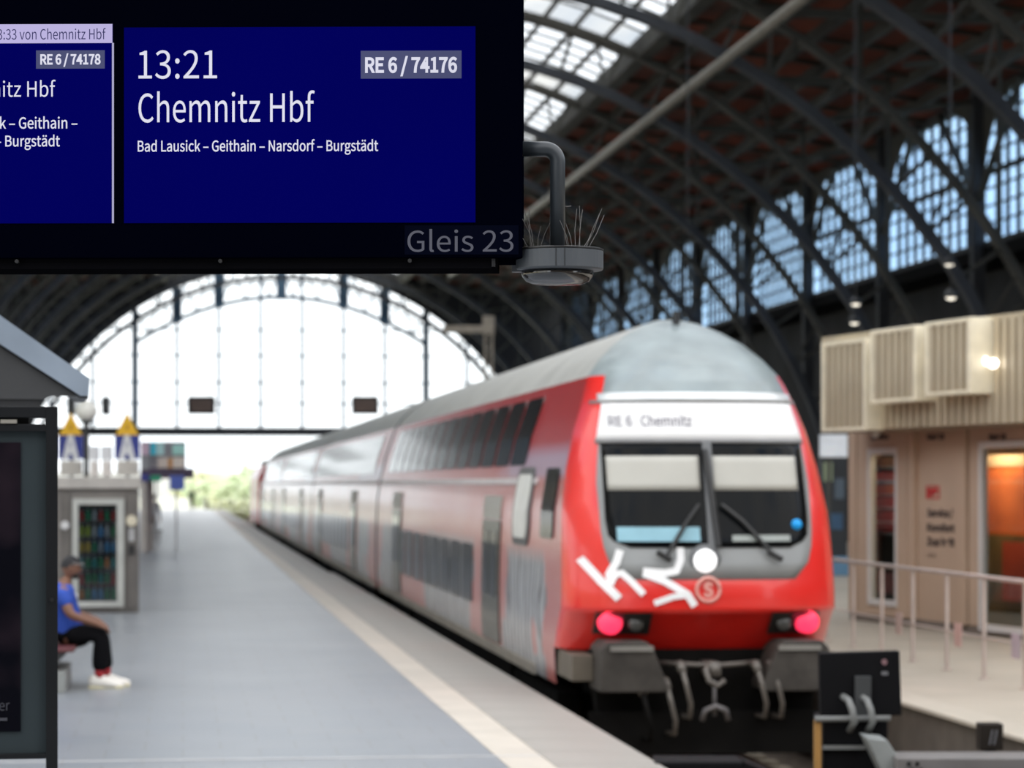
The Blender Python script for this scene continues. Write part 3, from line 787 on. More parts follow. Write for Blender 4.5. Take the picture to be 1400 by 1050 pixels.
# ------------------------------------------------------------ hanging departure display (near, in focus)
DZ = 7.8; SC = DZ / F                      # metres per photo pixel at the display
dp = thing('departure_display', 'black hanging platform display showing 13:21 Chemnitz Hbf on blue', 'display board', at(700, 662, DZ), -TH - R(1.2))
def dx_(px): return (px - 700) * SC
def dz_(py): return (662 - py) * SC
case = mat('black_matt_casing', (.0006, .0009, .0035), .6, spec=.0, var=.05)
MB().box((dx_(-700), 0, dz_(352)), (dx_(714), .28, dz_(-120))).build('casing', case, dp, bevel=.004)
rail = MB().box((dx_(-700), .02, dz_(366)), (dx_(680), .22, dz_(352))).build('lower_rail', mat('dark_rail', (.004, .004, .005), .6, spec=.0), dp)
MB().box((dx_(672), .012, dz_(364)), (dx_(677), .05, dz_(353))).build('rail_end_cap', mat('grey_cap', (.03, .03, .032), .4, spec=.1), rail)
for px in (20, 300, 560): MB().cyl((dx_(px), .0, dz_(356)), (dx_(px), .03, dz_(356)), .006, 8).build('rail_screw', black, rail)
def emis(name, c, s=1.0):
    if name in MATS: return MATS[name]
    m = bpy.data.materials.new(name); m.use_nodes = True; t = m.node_tree; b = t.nodes['Principled BSDF']
    b.inputs['Base Color'].default_value = (.0005, .0005, .001, 1); b.inputs['Roughness'].default_value = .5; b.inputs['Specular IOR Level'].default_value = .0
    nz = t.nodes.new('ShaderNodeTexNoise'); nz.inputs['Scale'].default_value = 1.2; tcn = t.nodes.new('ShaderNodeTexCoord'); t.links.new(tcn.outputs['Object'], nz.inputs['Vector'])
    r = t.nodes.new('ShaderNodeMapRange'); r.inputs['From Min'].default_value = .3; r.inputs['From Max'].default_value = .7
    r.inputs['To Min'].default_value = s*.94; r.inputs['To Max'].default_value = s*1.06; t.links.new(nz.outputs['Fac'], r.inputs[0])
    b.inputs['Emission Color'].default_value = tuple(c) + (1,); t.links.new(r.outputs[0], b.inputs['Emission Strength'])
    MATS[name] = m; return m
blue = emis('blue_screen', (.0002, .0002, .085)); wt = emis('white_screen_text', (.62, .62, .72)); gb = emis('grey_blue_box', (.062, .068, .145))
lav = emis('lavender_bar', (.42, .38, .62)); navy = emis('navy_text', (.03, .03, .10)); gl_t = emis('grey_glow_print', (.085, .088, .11))
def scr(name, x0, y0, x1, y1, m, par, dep, **k):
    return MB().box((dx_(x0), -dep, dz_(y1)), (dx_(x1), .003, dz_(y0))).build(name, m, par, **k)
s1 = scr('screen', 168, 36, 650, 304, blue, dp, .002, label='main blue screen of the 13:21 departure')
s2 = scr('screen', -340, 31, 152.5, 304, blue, dp, .002, label='cut-off blue screen left of the main one')
scr('announcement_bar', -340, 31, 152, 57, lav, s2, .003)
scr('screen_edge', 151.5, 57, 154, 304, emis('pale_edge', (.35, .34, .5)), s2, .0035)
def T(body, par, y_top, y_base, x0=None, x1=None, right=None, m=wt, k=.8, bold=0, dep=.004):
    cap = (y_base - y_top) * SC
    return text(body, m, par, dx_(x0) if x0 is not None else 0, dz_(y_base), cap, width=(x1-x0)*SC if x1 is not None and x0 is not None else None,
                right=dx_(right) if right is not None else None, k=k, bold=bold, depth=dep)
T('13:21', s1, 68, 106, 188, 296)
T('Chemnitz Hbf', s1, 127, 166, 188, 430)
T('Bad Lausick \u2013 Geithain \u2013 Narsdorf \u2013 Burgst\u00e4dt', s1, 191.5, 206, 187, 517, bold=.004)
scr('train_number_box', 493, 69, 631, 107, gb, s1, .003)
T('RE 6 / 74176', s1, 79, 98.5, 499, 625, bold=.013, dep=.005)
T('13:33 von Chemnitz Hbf', s2, 38, 52, right=143, k=.745, m=navy)
scr('train_number_box', 47, 67, 141.5, 92, gb, s2, .003)
T('RE 6 / 74178', s2, 73, 86, 53, 136, bold=.013, dep=.005)
T('Chemnitz Hbf', s2, 109.5, 130.5, right=74, k=.85)
T('Bad Lausick \u2013 Geithain \u2013', s2, 159, 174, right=104, k=.85, bold=.004)
T('Narsdorf \u2013 Burgst\u00e4dt', s2, 184, 198.5, right=80, k=.84, bold=.004)
lb = scr('track_label', 553, 308, 709, 348, emis('dark_label', (.0012, .0018, .006)), dp, .002)  # label and its lettering glow by emission in place of printed colour
T('Gleis 23', lb, 315.5, 344, 557, 702, m=gl_t)
for px in (-500, 80, 600):
    MB().cyl((dx_(px), .14, dz_(-120)), (dx_(px), .14, 3.2), .03, 12).build('suspension_pole', darkg, dp)
MB().box((dx_(-750), .08, 3.2), (dx_(900), .20, 3.34)).build('suspension_beam', darkg, dp)

# ------------------------------------------------------------ security camera on its bent arm
cam_o = thing('security_camera', 'grey dome security camera with bird spikes on a bent pipe arm', 'security camera', at(766, 362, DZ), -TH)
armm = mat('slate_grey_pipe', (.030, .037, .044), .38, var=.1)
cg = mat('mid_grey_camera_housing', (.062, .070, .080), .5, var=.04)
k_ = SC
pts = [((700-766)*k_, .1, (362-198)*k_)]
for a in range(0, 91, 10):
    pts.append(((746-766 - 0 + 17*math.sin(R(a)))*k_, .1, (362-198 - 17 + 17*math.cos(R(a)))*k_))
pts[0] = ((700-766)*k_, .1, pts[1][2]); pts.append((pts[-1][0], .1, (362-338)*k_))
arm = MB().tube(pts, 10.5*k_, 20).build('bent_arm', armm, cam_o, smooth=True)
MB().box((-66*k_-.1, .06, pts[0][2]-.05), (-56*k_, .14, pts[0][2]+.05)).build('arm_flange', armm, arm)
ry = .1
MB().lathe([(2*k_, 25*k_), (58*k_, 24*k_), (60.5*k_, 22*k_), (60.5*k_, -2*k_), (59*k_, -4*k_), (48*k_, -5*k_)], (0, ry, 0), 48).build('ring_housing', cg, cam_o, smooth=False)
MB().lathe([(59*k_, 25.6*k_), (61*k_, 25*k_), (61*k_, 23*k_), (59*k_, 22.6*k_)], (0, ry, 0), 48).build('ring_seam', black, cam_o)
for dxp in (-6, 6): MB().box((dxp*10*k_/10 - .001, ry-61*k_, -2*k_), (dxp*10*k_/10 + .0005, ry-59.8*k_, 22*k_)).build('housing_joint', black, cam_o)
MB().lathe([(50*k_, -4*k_), (49*k_, -12*k_), (44*k_, -19*k_), (34*k_, -23*k_), (2*k_, -25*k_)], (-3*k_, ry, 0), 40).build('dome', glass('camera_dome_glass', (.45, .45, .47), .10), cam_o, smooth=True)
MB().lathe([(47*k_, -4*k_), (44*k_, -12*k_), (36*k_, -17*k_), (2*k_, -18*k_)], (-3*k_, ry, 0), 32).build('lens_block', mat('black_lens_block', (.006, .006, .007), .3), cam_o, smooth=True)
MB().box((-66*k_, ry-.01, -6*k_), (-50*k_, ry+.03, 3*k_)).build('side_lug', cg, cam_o)
wire = mat('galvanised_wire', (.20, .19, .185), .5, metal=.0)
spk = []
for i, (bx, tx, tz, yy) in enumerate(((-42,-62,44,0),(-40,-49,56,-.02),(-38,-42,58,.02),(-34,-52,42,-.03),(-30,-26,34,.01),(-36,-44,48,.03),(10,-4,48,0),(14,0,40,-.02),(22,24,58,.01),(26,27,60,-.02),(28,32,58,.02),
        (34,56,52,0),(36,58,56,-.02),(38,62,50,.02),(12,4,60,.03),(18,8,38,.0),(-28,-10,46,.02),(30,46,30,.03))):
    z0 = 24*k_
    b = Vector((bx*k_, ry+yy*.5, z0)); t = Vector((tx*k_, ry+yy*1.6, z0 + tz*k_)); md = (b+t)/2 + Vector((.004*(1 if i % 2 else -1), 0, 0))
    MB().tube([b, md, t], .0008, 5).build('bird_spike', wire, cam_o)
MB().tube([((-2)*k_, ry, 84*k_), (16*k_, ry, 85*k_)], .001, 5).build('bird_spike', wire, cam_o)

# ------------------------------------------------------------ poster case and shelter at the left
PC = at(79, 662, 10.5)
pc = thing('poster_case', 'tall dark framed poster display case at the left edge', 'poster case', (PC.x, PC.y, PZ), -TH + R(9.6))
q = 10.5 / F
def cx(px): return (px - 79) * q
def cz(py): return (662 - py) * q + (CAMZ - PZ)
frm = mat('anthracite_frame', (.012, .013, .0145), .5, spec=.15)
for n_, x0, x1, y0, y1 in (('post', 63, 79, 556, 1256), ('top_rail', -420, 63, 556, 571), ('top_rail', -420, 63, 580, 590), ('bottom_rail', -420, 63, 1030, 1037), ('post', -430, -414, 556, 1256)):
    MB().box((cx(x0), 0, max(cz(y1), .0)), (cx(x1), .14, cz(y0))).build(n_, frm, pc, bevel=.003)
MB().box((cx(-414), .05, cz(571)), (cx(40), .11, cz(580))).build('header_filler', frm, pc)
teal = mat('teal_grey_inner_frame', (.034, .046, .051), .5, spec=.2, var=.06)
inn = MB().box((cx(-412), .03, cz(1030)), (cx(64), .12, cz(590))).build('inner_frame', teal, pc)
def poster_mat():
    m = bpy.data.materials.new('dark_poster_print'); m.use_nodes = True; t = m.node_tree; b = t.nodes['Principled BSDF']; b.inputs['Roughness'].default_value = .5; b.inputs['Specular IOR Level'].default_value = .05
    tcn = t.nodes.new('ShaderNodeTexCoord'); nz = t.nodes.new('ShaderNodeTexNoise'); nz.inputs['Scale'].default_value = 2.4; nz.inputs['Detail'].default_value = 3
    t.links.new(tcn.outputs['Object'], nz.inputs['Vector']); r = t.nodes.new('ShaderNodeValToRGB')
    e = r.color_ramp.elements; e[0].position = .45; e[0].color = (.003, .003, .006, 1); e[1].position = .75; e[1].color = (.035, .022, .030, 1)
    t.links.new(nz.outputs['Fac'], r.inputs[0]); t.links.new(r.outputs[0], b.inputs['Base Color']); return m
ps = MB().box((cx(-380), .022, cz(1000)), (cx(29), .031, cz(605))).build('poster', poster_mat(), inn)
text('er', mat('pale_grey_print', (.055, .055, .07), .5), ps, 0, cz(971), 14*q, right=cx(14), y=.022, depth=.002)
MB().box((cx(-60), .018, cz(985)), (cx(11), .023, cz(981))).build('poster_line', mat('pale_grey_print'), ps)
MB().box((cx(2), -.006, cz(579)), (cx(24), .01, cz(574))).build('case_lamp', mat('dull_lamp_strip', (.3, .28, .24), .4), pc)
MB().cyl((cx(71), -.008, cz(820)), (cx(71), .01, cz(820)), .008, 8).build('lock', black, pc)
# shelter with a sloping metal roof behind it
SH = at(110, 662, 13.5); q2 = 13.5 / F
sh = thing('platform_shelter', 'shelter with sloping metal roof tinted by painted sky reflection behind the poster case', 'shelter', (SH.x, SH.y, PZ), -TH + R(10.6))
def sx_(px): return (px - 110) * q2
def sz_(py): return (662 - py) * q2 + (CAMZ - PZ)
rm = mat('sky_sheen_roof_metal', (.36, .43, .52), .3, metal=.35)  # blue of the reflected sky is put into the roof edge colour
poly = [(sx_(-190), sz_(290)), (sx_(-190), sz_(330)), (sx_(0), sz_(470)), (sx_(110), sz_(541)), (sx_(121), sz_(541)), (sx_(122), sz_(517)), (sx_(0), sz_(431))]
MB().prism(poly, 0, .06, 'y').build('verge_trim', rm, sh)
MB().prism([(x, z-.01) for x, z in poly], .06, .8, 'y').build('roof_slab', mat('dark_roof_underside', (.05, .052, .055), .5), sh)
MB().prism([(sx_(-190), sz_(336)), (sx_(-190), sz_(546)), (sx_(62), sz_(546)), (sx_(70), sz_(541)), (sx_(106), sz_(541)), (sx_(0), sz_(473))], .03, .07, 'y').build('gable_panel', mat('charcoal_gable_panel', (.040, .041, .043), .6), sh)
MB().box((sx_(-190), .04, sz_(562)), (sx_(56), .12, sz_(546))).build('cross_rail', darkg, sh)
for px in (-186, -120):
    MB().box((sx_(px), .1, 0), (sx_(px)+.08, .18, sz_(546))).build('shelter_post', darkg, sh)
    MB().box((sx_(px), .6, 0), (sx_(px)+.08, .68, sz_(546))).build('shelter_post', darkg, sh)
MB().box((sx_(-186), .18, .25), (sx_(-182), .6, sz_(560))).build('glass_wall', gl_case, sh)

# ------------------------------------------------------------ people
def bez(pts, n): return pts
def skin(name, chain_sets, m, parent, levels=1, root=None):
    """continuous skinned body: list of (points, radii) chains; equal points are welded"""
    vs = []; rad = []; es = []; idx = {}
    for pts, rs in chain_sets:
        prev = None
        for p, r in zip(pts, rs):
            key = tuple(round(c, 3) for c in p)
            if key not in idx: idx[key] = len(vs); vs.append(p); rad.append(r)
            i = idx[key]
            if prev is not None and prev != i: es.append((prev, i))
            prev = i
    me = bpy.data.meshes.new(name); me.from_pydata(vs, es, [])
    ob = bpy.data.objects.new(name + '_tmp', me); C.objects.link(ob)
    bm = bmesh.new(); bm.from_mesh(me); L_ = bm.verts.layers.skin.verify(); bm.verts.ensure_lookup_table()
    for i, v in enumerate(bm.verts):
        rr = rad[i]; v[L_].radius = rr if isinstance(rr, tuple) else (rr, rr); v[L_].use_root = (i == 0)
    bm.to_mesh(me); bm.free()
    md = ob.modifiers.new('s', 'SKIN'); md.use_smooth_shade = True
    sb = ob.modifiers.new('b', 'SUBSURF'); sb.levels = levels; sb.render_levels = levels
    dg = bpy.context.evaluated_depsgraph_get(); dg.update()
    me2 = bpy.data.meshes.new_from_object(ob.evaluated_get(dg)); bpy.data.objects.remove(ob)
    me2.materials.clear(); me2.materials.append(m); me2.shade_smooth()
    o = bpy.data.objects.new(name, me2); C.objects.link(o); o.parent = parent; return o
skin_m = mat('brown_skin', (.19, .09, .055), .55, var=.06)
def hand(root, wrist, dirv, palmn, m, s=1):
    """palm and five curled fingers; returned as skin chains"""
    d = Vector(dirv).normalized(); n = Vector(palmn).normalized(); sd = d.cross(n).normalized(); w0 = Vector(wrist)
    ch = []; pc_ = w0 + d*.05
    ch.append(([tuple(w0), tuple(pc_), tuple(w0 + d*.085)], [(.026,.018), (.040,.017), (.038,.015)]))
    kn = w0 + d*.085
    for i, (o, ln) in enumerate(((-.030,.062),(-.010,.072),(.010,.068),(.029,.054))):
        a = kn + sd*o; b = a + d*ln*.5 + n*ln*.1; c = b + d*ln*.32 + n*ln*.35
        ch.append(([tuple(kn), tuple(a), tuple(b), tuple(c)], [.016, .0095, .0088, .0075]))
    t0 = w0 + d*.03; t1 = t0 - sd*.04 + d*.02; t2 = t1 - sd*.012 + d*.035 + n*.01
    ch.append(([tuple(w0 + d*.05), tuple(t1), tuple(t2)], [.016, .011, .009]))
    return ch
def head(root, c, yaw=0, tilt=0, skinm=None, hairm=None, cap=None, size=1.0):
    """head facing local +x before yaw"""
    m = MB(); n, k = 20, 16; vs = []
    for i in range(k+1):
        ph = PI*i/k
        for j in range(n):
            t = 2*PI*j/n; x = math.sin(ph)*math.cos(t); y = math.sin(ph)*math.sin(t); z = math.cos(ph)
            X, Y, Z = x*.098, y*.076, z*.122
            if z < 0: X *= 1 - .12*(-z) if x > 0 else 1 - .35*(-z); Y *= 1 - .25*(-z)
            if x > .85 and -.25 < z < .15 : X += .012*(1-abs(y)*2)
            if x > .8 and abs(z+.02) < .13 and abs(abs(y)-.3) < .15: X -= .007
            vs.append((X, Y, Z))
    m.add(vs, [(i*n+j, (i+1)*n+j, (i+1)*n+(j+1)%n, i*n+(j+1)%n) for i in range(k) for j in range(n)])
    o = m.build('head', skinm, root, smooth=True); o.location = c; o.rotation_euler = (0, tilt, yaw); o.scale = (size,)*3
    nm = MB().add([(.094,-.012,-.03),(.094,.012,-.03),(.096,0,.022),(.122,0,-.026),(.100,0,-.036)], [(0,3,2),(1,2,3),(0,4,3),(1,3,4),(0,2,1),(0,1,4)]).build('nose', skinm, o, smooth=True)
    for s in (-1, 1):
        MB().ball((-.005, s*.077, -.005), (.018, .007, .028), 8, 6).build('ear', skinm, o, smooth=True)
        MB().ball((.090, s*.028, .012), (.008, .012, .008), 8, 6).build('eye', mat('dark_eye', (.03, .02, .02), .2), o, smooth=True)
    MB().ball((.090, 0, -.062), (.010, .024, .007), 8, 6).build('mouth', mat('lip', (.25, .08, .06), .5), o, smooth=True)
    hm = MB(); vs = []
    for i in range(9):
        ph = PI*.5*i/8
        for j in range(n):
            t = 2*PI*j/n; x = math.sin(ph)*math.cos(t); y = math.sin(ph)*math.sin(t); z = math.cos(ph)
            vs.append((x*.104 - .004, y*.083, z*.128 + (.03 if x > 0 else -.012)*math.sin(ph)**4))
    hm.add(vs, [(i*n+j, (i+1)*n+j, (i+1)*n+(j+1)%n, i*n+(j+1)%n) for i in range(8) for j in range(n)])
    h = hm.build('cap' if cap else 'hair', hairm, o, smooth=True)
    if cap:
        MB().lathe([(.085, 0), (.085, .008)], (.045, 0, .04), 20).build('cap_peak', cap, h)
    return o
# seated man, facing +x
SP = on_z(103, 940, PZ)
man = thing('person', 'seated man in blue t-shirt, black trousers, dark cap and white shoes, looking right', 'person', (SP.x, SP.y, PZ)); man.scale = (1, 1, .95)
U = lambda x, y, z: (x, y, z)
# local: x forward, y away, z up; hip at x=-.10
hip = (-.13, 0, .56); ch = []
body = [([hip, (-.16, 0, .72), (-.16, 0, .92), (-.13, 0, 1.06), (-.10, 0, 1.16), (-.07, 0, 1.22)], [(.16,.18), (.16,.17), (.15,.18), (.11,.17), .055, .05])]
hands = []
for s, e, wv in ((-1, (-.04,-.30,.80), (.24,-.22,.70)), (1, (-.04,.30,.80), (.22,.20,.72))):
    sh_ = (-.13, s*.20, 1.06)
    body.append(([(-.13, 0, 1.06), sh_, e, wv], [(.11,.17), .068, .058, .038]))
    hd = Vector((.75, -s*.25, -.5))
    hands += [c for c in hand(man, wv, hd, (0, 0, -1), skin_m)]
    kn_ = (.27, s*.13, .60); an = (.25 + (.0 if s < 0 else .06), s*.13, .12)
    body.append(([hip, (-.08, s*.11, .56), kn_, (.26, s*.13, .38), an, (an[0]+.14, an[1], .05)], [(.16,.18), .105, .075, .065, .042, .035]))
skin('body', body + hands, skin_m, man)
shirt = mat('royal_blue_cotton', (.016, .062, .36), .8, var=.12, scale=8)
b2 = [([(-.12,0,.52), (-.12,0,.60), (-.13,0,.74), (-.15,0,.92), (-.13,0,1.06), (-.11,0,1.13)], [(.20,.21), (.225,.22), (.225,.215), (.185,.21), (.13,.185), (.075,.085)])]
for s, e in ((-1, (-.04,-.30,.80)), (1, (-.04,.30,.80))):
    b2.append(([(-.13,0,1.06), (-.13, s*.20, 1.06), tuple(Vector((-.13, s*.20, 1.06)).lerp(Vector(e), .72))], [(.13,.185), .085, .078]))
so = skin('t_shirt', b2, shirt, man)
MB().ball((.02, -.10, 1.0), (.01, .035, .03), 10, 6).build('chest_print', white_p, so, smooth=True)
trous = mat('black_trousers', (.006, .006, .007), .85, spec=.05)
b3 = [([(-.13,0,.62), hip], [(.17,.19), (.175,.20)])]
for s in (-1, 1):
    ax = .25 + (.0 if s < 0 else .06)
    b3.append(([hip, (-.08, s*.11, .57), (.27, s*.13, .60), (.27, s*.13, .42), (ax, s*.13, .17)], [(.175,.20), .135, .108, .10, .085]))
    MB().lathe([(.05, .10), (.05, .2), (.053, .21)], (ax, s*.13, 0), 12).build('sock', mat('red_sock', (.45, .03, .04), .8), man, smooth=True)
    sm = MB()
    prof = [(-.11,.05,.13),(-.06,.06,.15),(.0,.06,.165),(.08,.063,.125),(.15,.064,.095),(.21,.056,.08),(.25,.035,.055)]
    vs = []; nn = 10
    for (x, hw, ht) in prof:
        for j in range(nn):
            t = PI*j/(nn-1); vs.append((ax + x, s*.13 + hw*math.cos(t), .012 + (ht-.012)*math.sin(t)**.7))
    sm.add(vs, [(i*nn+j, (i+1)*nn+j, (i+1)*nn+j+1, i*nn+j+1) for i in range(6) for j in range(nn-1)] + [tuple(range(nn)), tuple(reversed(range(6*nn, 7*nn)))] + [(i*nn, i*nn+nn-1, (i+1)*nn+nn-1, (i+1)*nn) for i in range(6)])
    shoe = sm.build('shoe', mat('white_leather', (.75, .72, .66), .5, var=.04), man, smooth=True)
    MB().box((ax-.11, s*.13-.062, 0), (ax+.245, s*.13+.062, .025)).build('sole', mat('pale_yellow_sole', (.65, .60, .38), .6), shoe, bevel=.008)
skin('trousers', b3, trous, man)
hd_ = head(man, (-.045, 0, 1.31), 0, .12, skin_m, mat('black_cap', (.012, .012, .014), .8), cap=mat('pale_cap_peak', (.35, .30, .28), .7))
MB().ball((.055, 0, -.085), (.045, .05, .04), 12, 8).build('beard', mat('black_beard', (.02, .015, .012), .9), hd_, smooth=True)
# bench under him
bn = thing('bench', 'platform bench with dark red seat under the seated man', 'bench', (SP.x - .25, SP.y, PZ))
redseat = mat('dark_red_seat', (.09, .02, .02), .5)
for yy in (-.55, 0, .55):
    s_ = MB().box((-.27, yy-.25, .41), (.27, yy+.25, .45)).build('seat', redseat, bn, bevel=.015)
    MB().box((-.33, yy-.25, .46), (-.28, yy+.25, .85)).build('backrest', redseat, bn, bevel=.015)
bb = MB().prism([(-.25, .41), (.2, .41), (.10, .30), (-.05, .24), (-.18, .24)], -.7, .7, 'y').build('support_beam', mat('dark_grey_support', (.06, .06, .06), .5), bn)
MB().box((-.30, -.75, 0), (.18, .75, .22)).build('plinth', mat('grey_stone_plinth', (.25, .26, .25), .6, var=.1), bn, bevel=.01)
def stander(px, py, label, shirt_c, tr_c, yaw):
    p = on_z(px, py, PZ); r = thing('person', label, 'person', (p.x, p.y, PZ), yaw)
    hp = (0, 0, .92)
    bd = [([hp, (0,0,1.1), (0,0,1.3), (0,0,1.42), (0,0,1.52)], [(.12,.15), (.11,.14), (.11,.16), (.09,.15), .05])]
    for s in (-1, 1):
        bd.append(([(0,0,1.42), (0, s*.19, 1.40), (0, s*.24, 1.12), (.06, s*.25, .86), (.09, s*.25, .78)], [(.09,.15), .055, .043, .03, .035]))
        bd.append(([hp, (0, s*.09, .86), (.02*s, s*.10, .48), (.03*s, s*.10, .08), (.03*s+.13, s*.10, .04)], [(.12,.15), .09, .06, .04, .035]))
    skin('body', bd, skin_m, r)
    skin('jacket', [([(0,0,.90), (0,0,1.1), (0,0,1.3), (0,0,1.43)], [(.14,.17), (.13,.16), (.13,.18), (.1,.16)])] + [([(0,0,1.43), (0,s*.19,1.41), (0,s*.24,1.12), (.05,s*.25,.92)], [(.1,.16), .07, .058, .048]) for s in (-1, 1)], shirt_c, r)
    skin('trousers', [([(0,0,.95), hp], [(.13,.16), (.13,.16)])] + [([hp, (0,s*.09,.86), (.02*s,s*.10,.48), (.03*s,s*.10,.1)], [(.13,.16), .10, .075, .06]) for s in (-1, 1)], tr_c, r)
    head(r, (.01, 0, 1.64), 0, 0, skin_m, mat('dark_hair', (.03, .02, .015), .8)); return r
stander(262, 697, 'distant standing person in green jacket beyond the stalls', mat('green_jacket', (.12, .2, .12), .8), mat('grey_trousers', (.12, .12, .13), .8), R(-90))
stander(209, 745, 'standing person in grey jacket right of the vending machine', mat('grey_jacket', (.30, .30, .32), .8), mat('dark_trousers', (.05, .05, .06), .8), R(-80))

# ------------------------------------------------------------ vending machine
VZ = 44.2; vq = VZ / F; VP = at(190, 662, VZ); VR = -TH + R(7.9)
vm = thing('vending_machine', 'grey vending machine with glass front behind the seated man', 'vending machine', (VP.x, VP.y, PZ), VR)
def vx(px): return (px - 190) * vq
def vz(py): return (662 - py) * vq + (CAMZ - PZ)
vg = mat('taupe_grey_cabinet', (.20, .185, .17), .5, var=.05)
cab_ = MB()
cab_.box((vx(-30), .12, 0), (vx(190), 1.0, vz(662))); cab_.build('cabinet', vg, vm, bevel=.01)
MB().box((vx(-34), .02, vz(668)), (vx(193), 1.05, vz(652))).build('top_panel', mat('pale_top_panel', (.38, .36, .33), .5), vm, bevel=.01)
silver = mat('silver_door_frame', (.45, .46, .43), .4, metal=.3)
for n_, x0, x1, y0, y1 in (('door_frame', 100, 108, 682, 830), ('door_frame', 160, 170, 682, 830), ('door_frame', 108, 160, 682, 690), ('door_frame', 108, 160, 822, 830)):
    MB().box((vx(x0), 0, vz(y1)), (vx(x1), .12, vz(y0))).build(n_, silver, vm, bevel=.004)
MB().box((vx(108), .108, vz(822)), (vx(160), .118, vz(690))).build('display_back', mat('dark_interior', (.012, .016, .02), .6), vm)
MB().box((vx(108), .004, vz(822)), (vx(160), .008, vz(690))).build('glass_door', gl_case, vm)
pn = MB().box((vx(172), .07, vz(832)), (vx(188), .12, vz(674))).build('control_panel', mat('dark_taupe_panel', (.12, .11, .10), .4), vm)
MB().cyl((vx(180), .07, vz(712)), (vx(180), .03, vz(712)), .09, 18).build('coin_dial', mat('cream_dial', (.6, .55, .42), .4), pn)
MB().box((vx(176), .04, vz(740)), (vx(184), .07, vz(722))).build('keypad', mat('grey_keypad', (.35, .35, .35), .5), pn)
MB().box((vx(176), .04, vz(758)), (vx(184), .07, vz(745))).build('coin_return', black, pn)
pn = MB().box((vx(84), .07, vz(832)), (vx(98), .12, vz(674))).build('left_panel', mat('dark_taupe_panel'), vm)
MB().cyl((vx(90), .07, vz(718)), (vx(90), .03, vz(718)), .07, 16).build('round_badge', mat('pale_badge', (.6, .6, .6), .4), pn)
cols = [('green', (.02, .30, .12)), ('lime', (.45, .55, .05)), ('yellow', (.70, .45, .03)), ('teal', (.03, .35, .33)), ('blue', (.10, .35, .60)), ('red', (.55, .05, .04)), ('orange', (.75, .25, .04)), ('white', (.5, .5, .5))]
rowcol = [[5,0,7,5,0,5], [1,1,7,4,7,0], [2,2,0,7,4,4], [3,0,3,0,6,3], [5,0,0,3,0,5], [6,0,4,4,0,0]]
rown = ['top', 'second', 'third', 'fourth', 'fifth', 'bottom']; coln = ['leftmost', 'second from left', 'third from left', 'third from right', 'second from right', 'rightmost']
base_b = {}
for r_ in range(6):
    zz = vz(712 + r_*21.5)
    MB().box((vx(108), .010, zz-.012), (vx(160), .107, zz)).build('shelf', mat('grey_shelf', (.3, .3, .3), .5) if r_ != 4 else mat('red_shelf', (.5, .05, .04), .5), vm)
    for c_ in range(6):
        kc = rowcol[r_][c_]; cn, cc = cols[kc]; x = vx(112.5 + c_*8.6)
        if kc not in base_b:
            bt = thing('drink_bottle', '', 'bottle', (0,0,0), 0, 'bottles in the vending machine')
            MB().lathe([(.033, 0), (.036, .01), (.036, .11), (.030, .135), (.014, .165), (.013, .185)], n=12).build('bottle_body', mat(cn + '_plastic', cc, .3, var=.03), bt, smooth=True)
            MB().lathe([(.016, .18), (.016, .2)], n=10).build('bottle_cap', white_p, bt)
            base_b[kc] = bt
        else: bt = dup(base_b[kc])
        wp_ = vm.matrix_basis @ Vector((x, .055, zz + .001)); 
        bt.location = Matrix.Translation((VP.x, VP.y, PZ)) @ Matrix.Rotation(VR, 4, 'Z') @ Vector((x, .06, zz))
        bt.rotation_euler = (0, 0, VR); bt['label'] = '%s bottle, %s on the %s shelf of the vending machine' % (cn, coln[c_], rown[r_])
li = bpy.data.lights.new('bottle_fill_light', 'AREA'); li.energy = .8; li.size = .4; li.color = (.9, 1, 1)  # unseen area light before the glass, added to brighten the bottles
lo_ = bpy.data.objects.new('bottle_fill_light', li); C.objects.link(lo_); lo_.parent = vm; lo_.location = (vx(134), -.25, vz(684)); lo_.rotation_euler = (R(-50), 0, 0)

# ------------------------------------------------------------ sector signs, globe lamp, stalls further down the platform
yel = mat('warning_yellow', (.90, .52, .02), .5, var=.04); sb_ = mat('sign_blue', (.02, .035, .25), .4); lw = mat('sign_white', (.75, .75, .76), .5, var=.03)
def gpos(px, Z): p = at(px, 662, Z); return (p.x, p.y, PZ)
for px, Z, nm in ((97, 58, 'left of the globe lamp'), (174, 57, 'right of the globe lamp')):
    s_ = thing('sector_sign', 'blue platform sector sign with letter A and yellow warning triangle, %s' % nm, 'sign', gpos(px, Z), -TH, 'sector A signs')
    k = Z/F; h = CAMZ - PZ
    MB().cyl((0, .06, 0), (0, .06, h + 95*k), .04, 10).build('post', darkg, s_)
    bd = MB().box((-17*k, -.04, h + 34*k), (17*k, .04, h + 67*k)).build('sign_board', sb_, s_, bevel=.01)
    text('A', lw, bd, -12*k, h + 36*k, 28*k, width=24*k, y=-.04, bold=.03, depth=.004)
    tr = MB().prism([(-16*k, h+67*k), (16*k, h+67*k), (0, h+98*k)], -.05, .0, 'y').build('warning_triangle', yel, s_, bevel=.01)
    MB().prism([(-1.2*k, h+74*k), (1.2*k, h+74*k), (2.4*k, h+83*k), (-1*k, h+79*k)], -.056, -.05, 'y').build('bolt_mark', mat('dark_orange_mark', (.45, .16, .01), .5), tr)
    MB().box((-14*k, -.06, h + 12*k), (14*k, .2, h + 32*k)).build('notice_box', mat('cream_notice_box', (.62, .58, .52), .5), s_, bevel=.01)
gp = thing('globe_lamp', 'white globe lamp on dark post between the two A signs', 'lamp', gpos(118, 50), -TH); k = 50/F; h = CAMZ - PZ
MB().cyl((0,0,0), (0,0,h+86*k), .05, 12).build('post', darkg, gp)
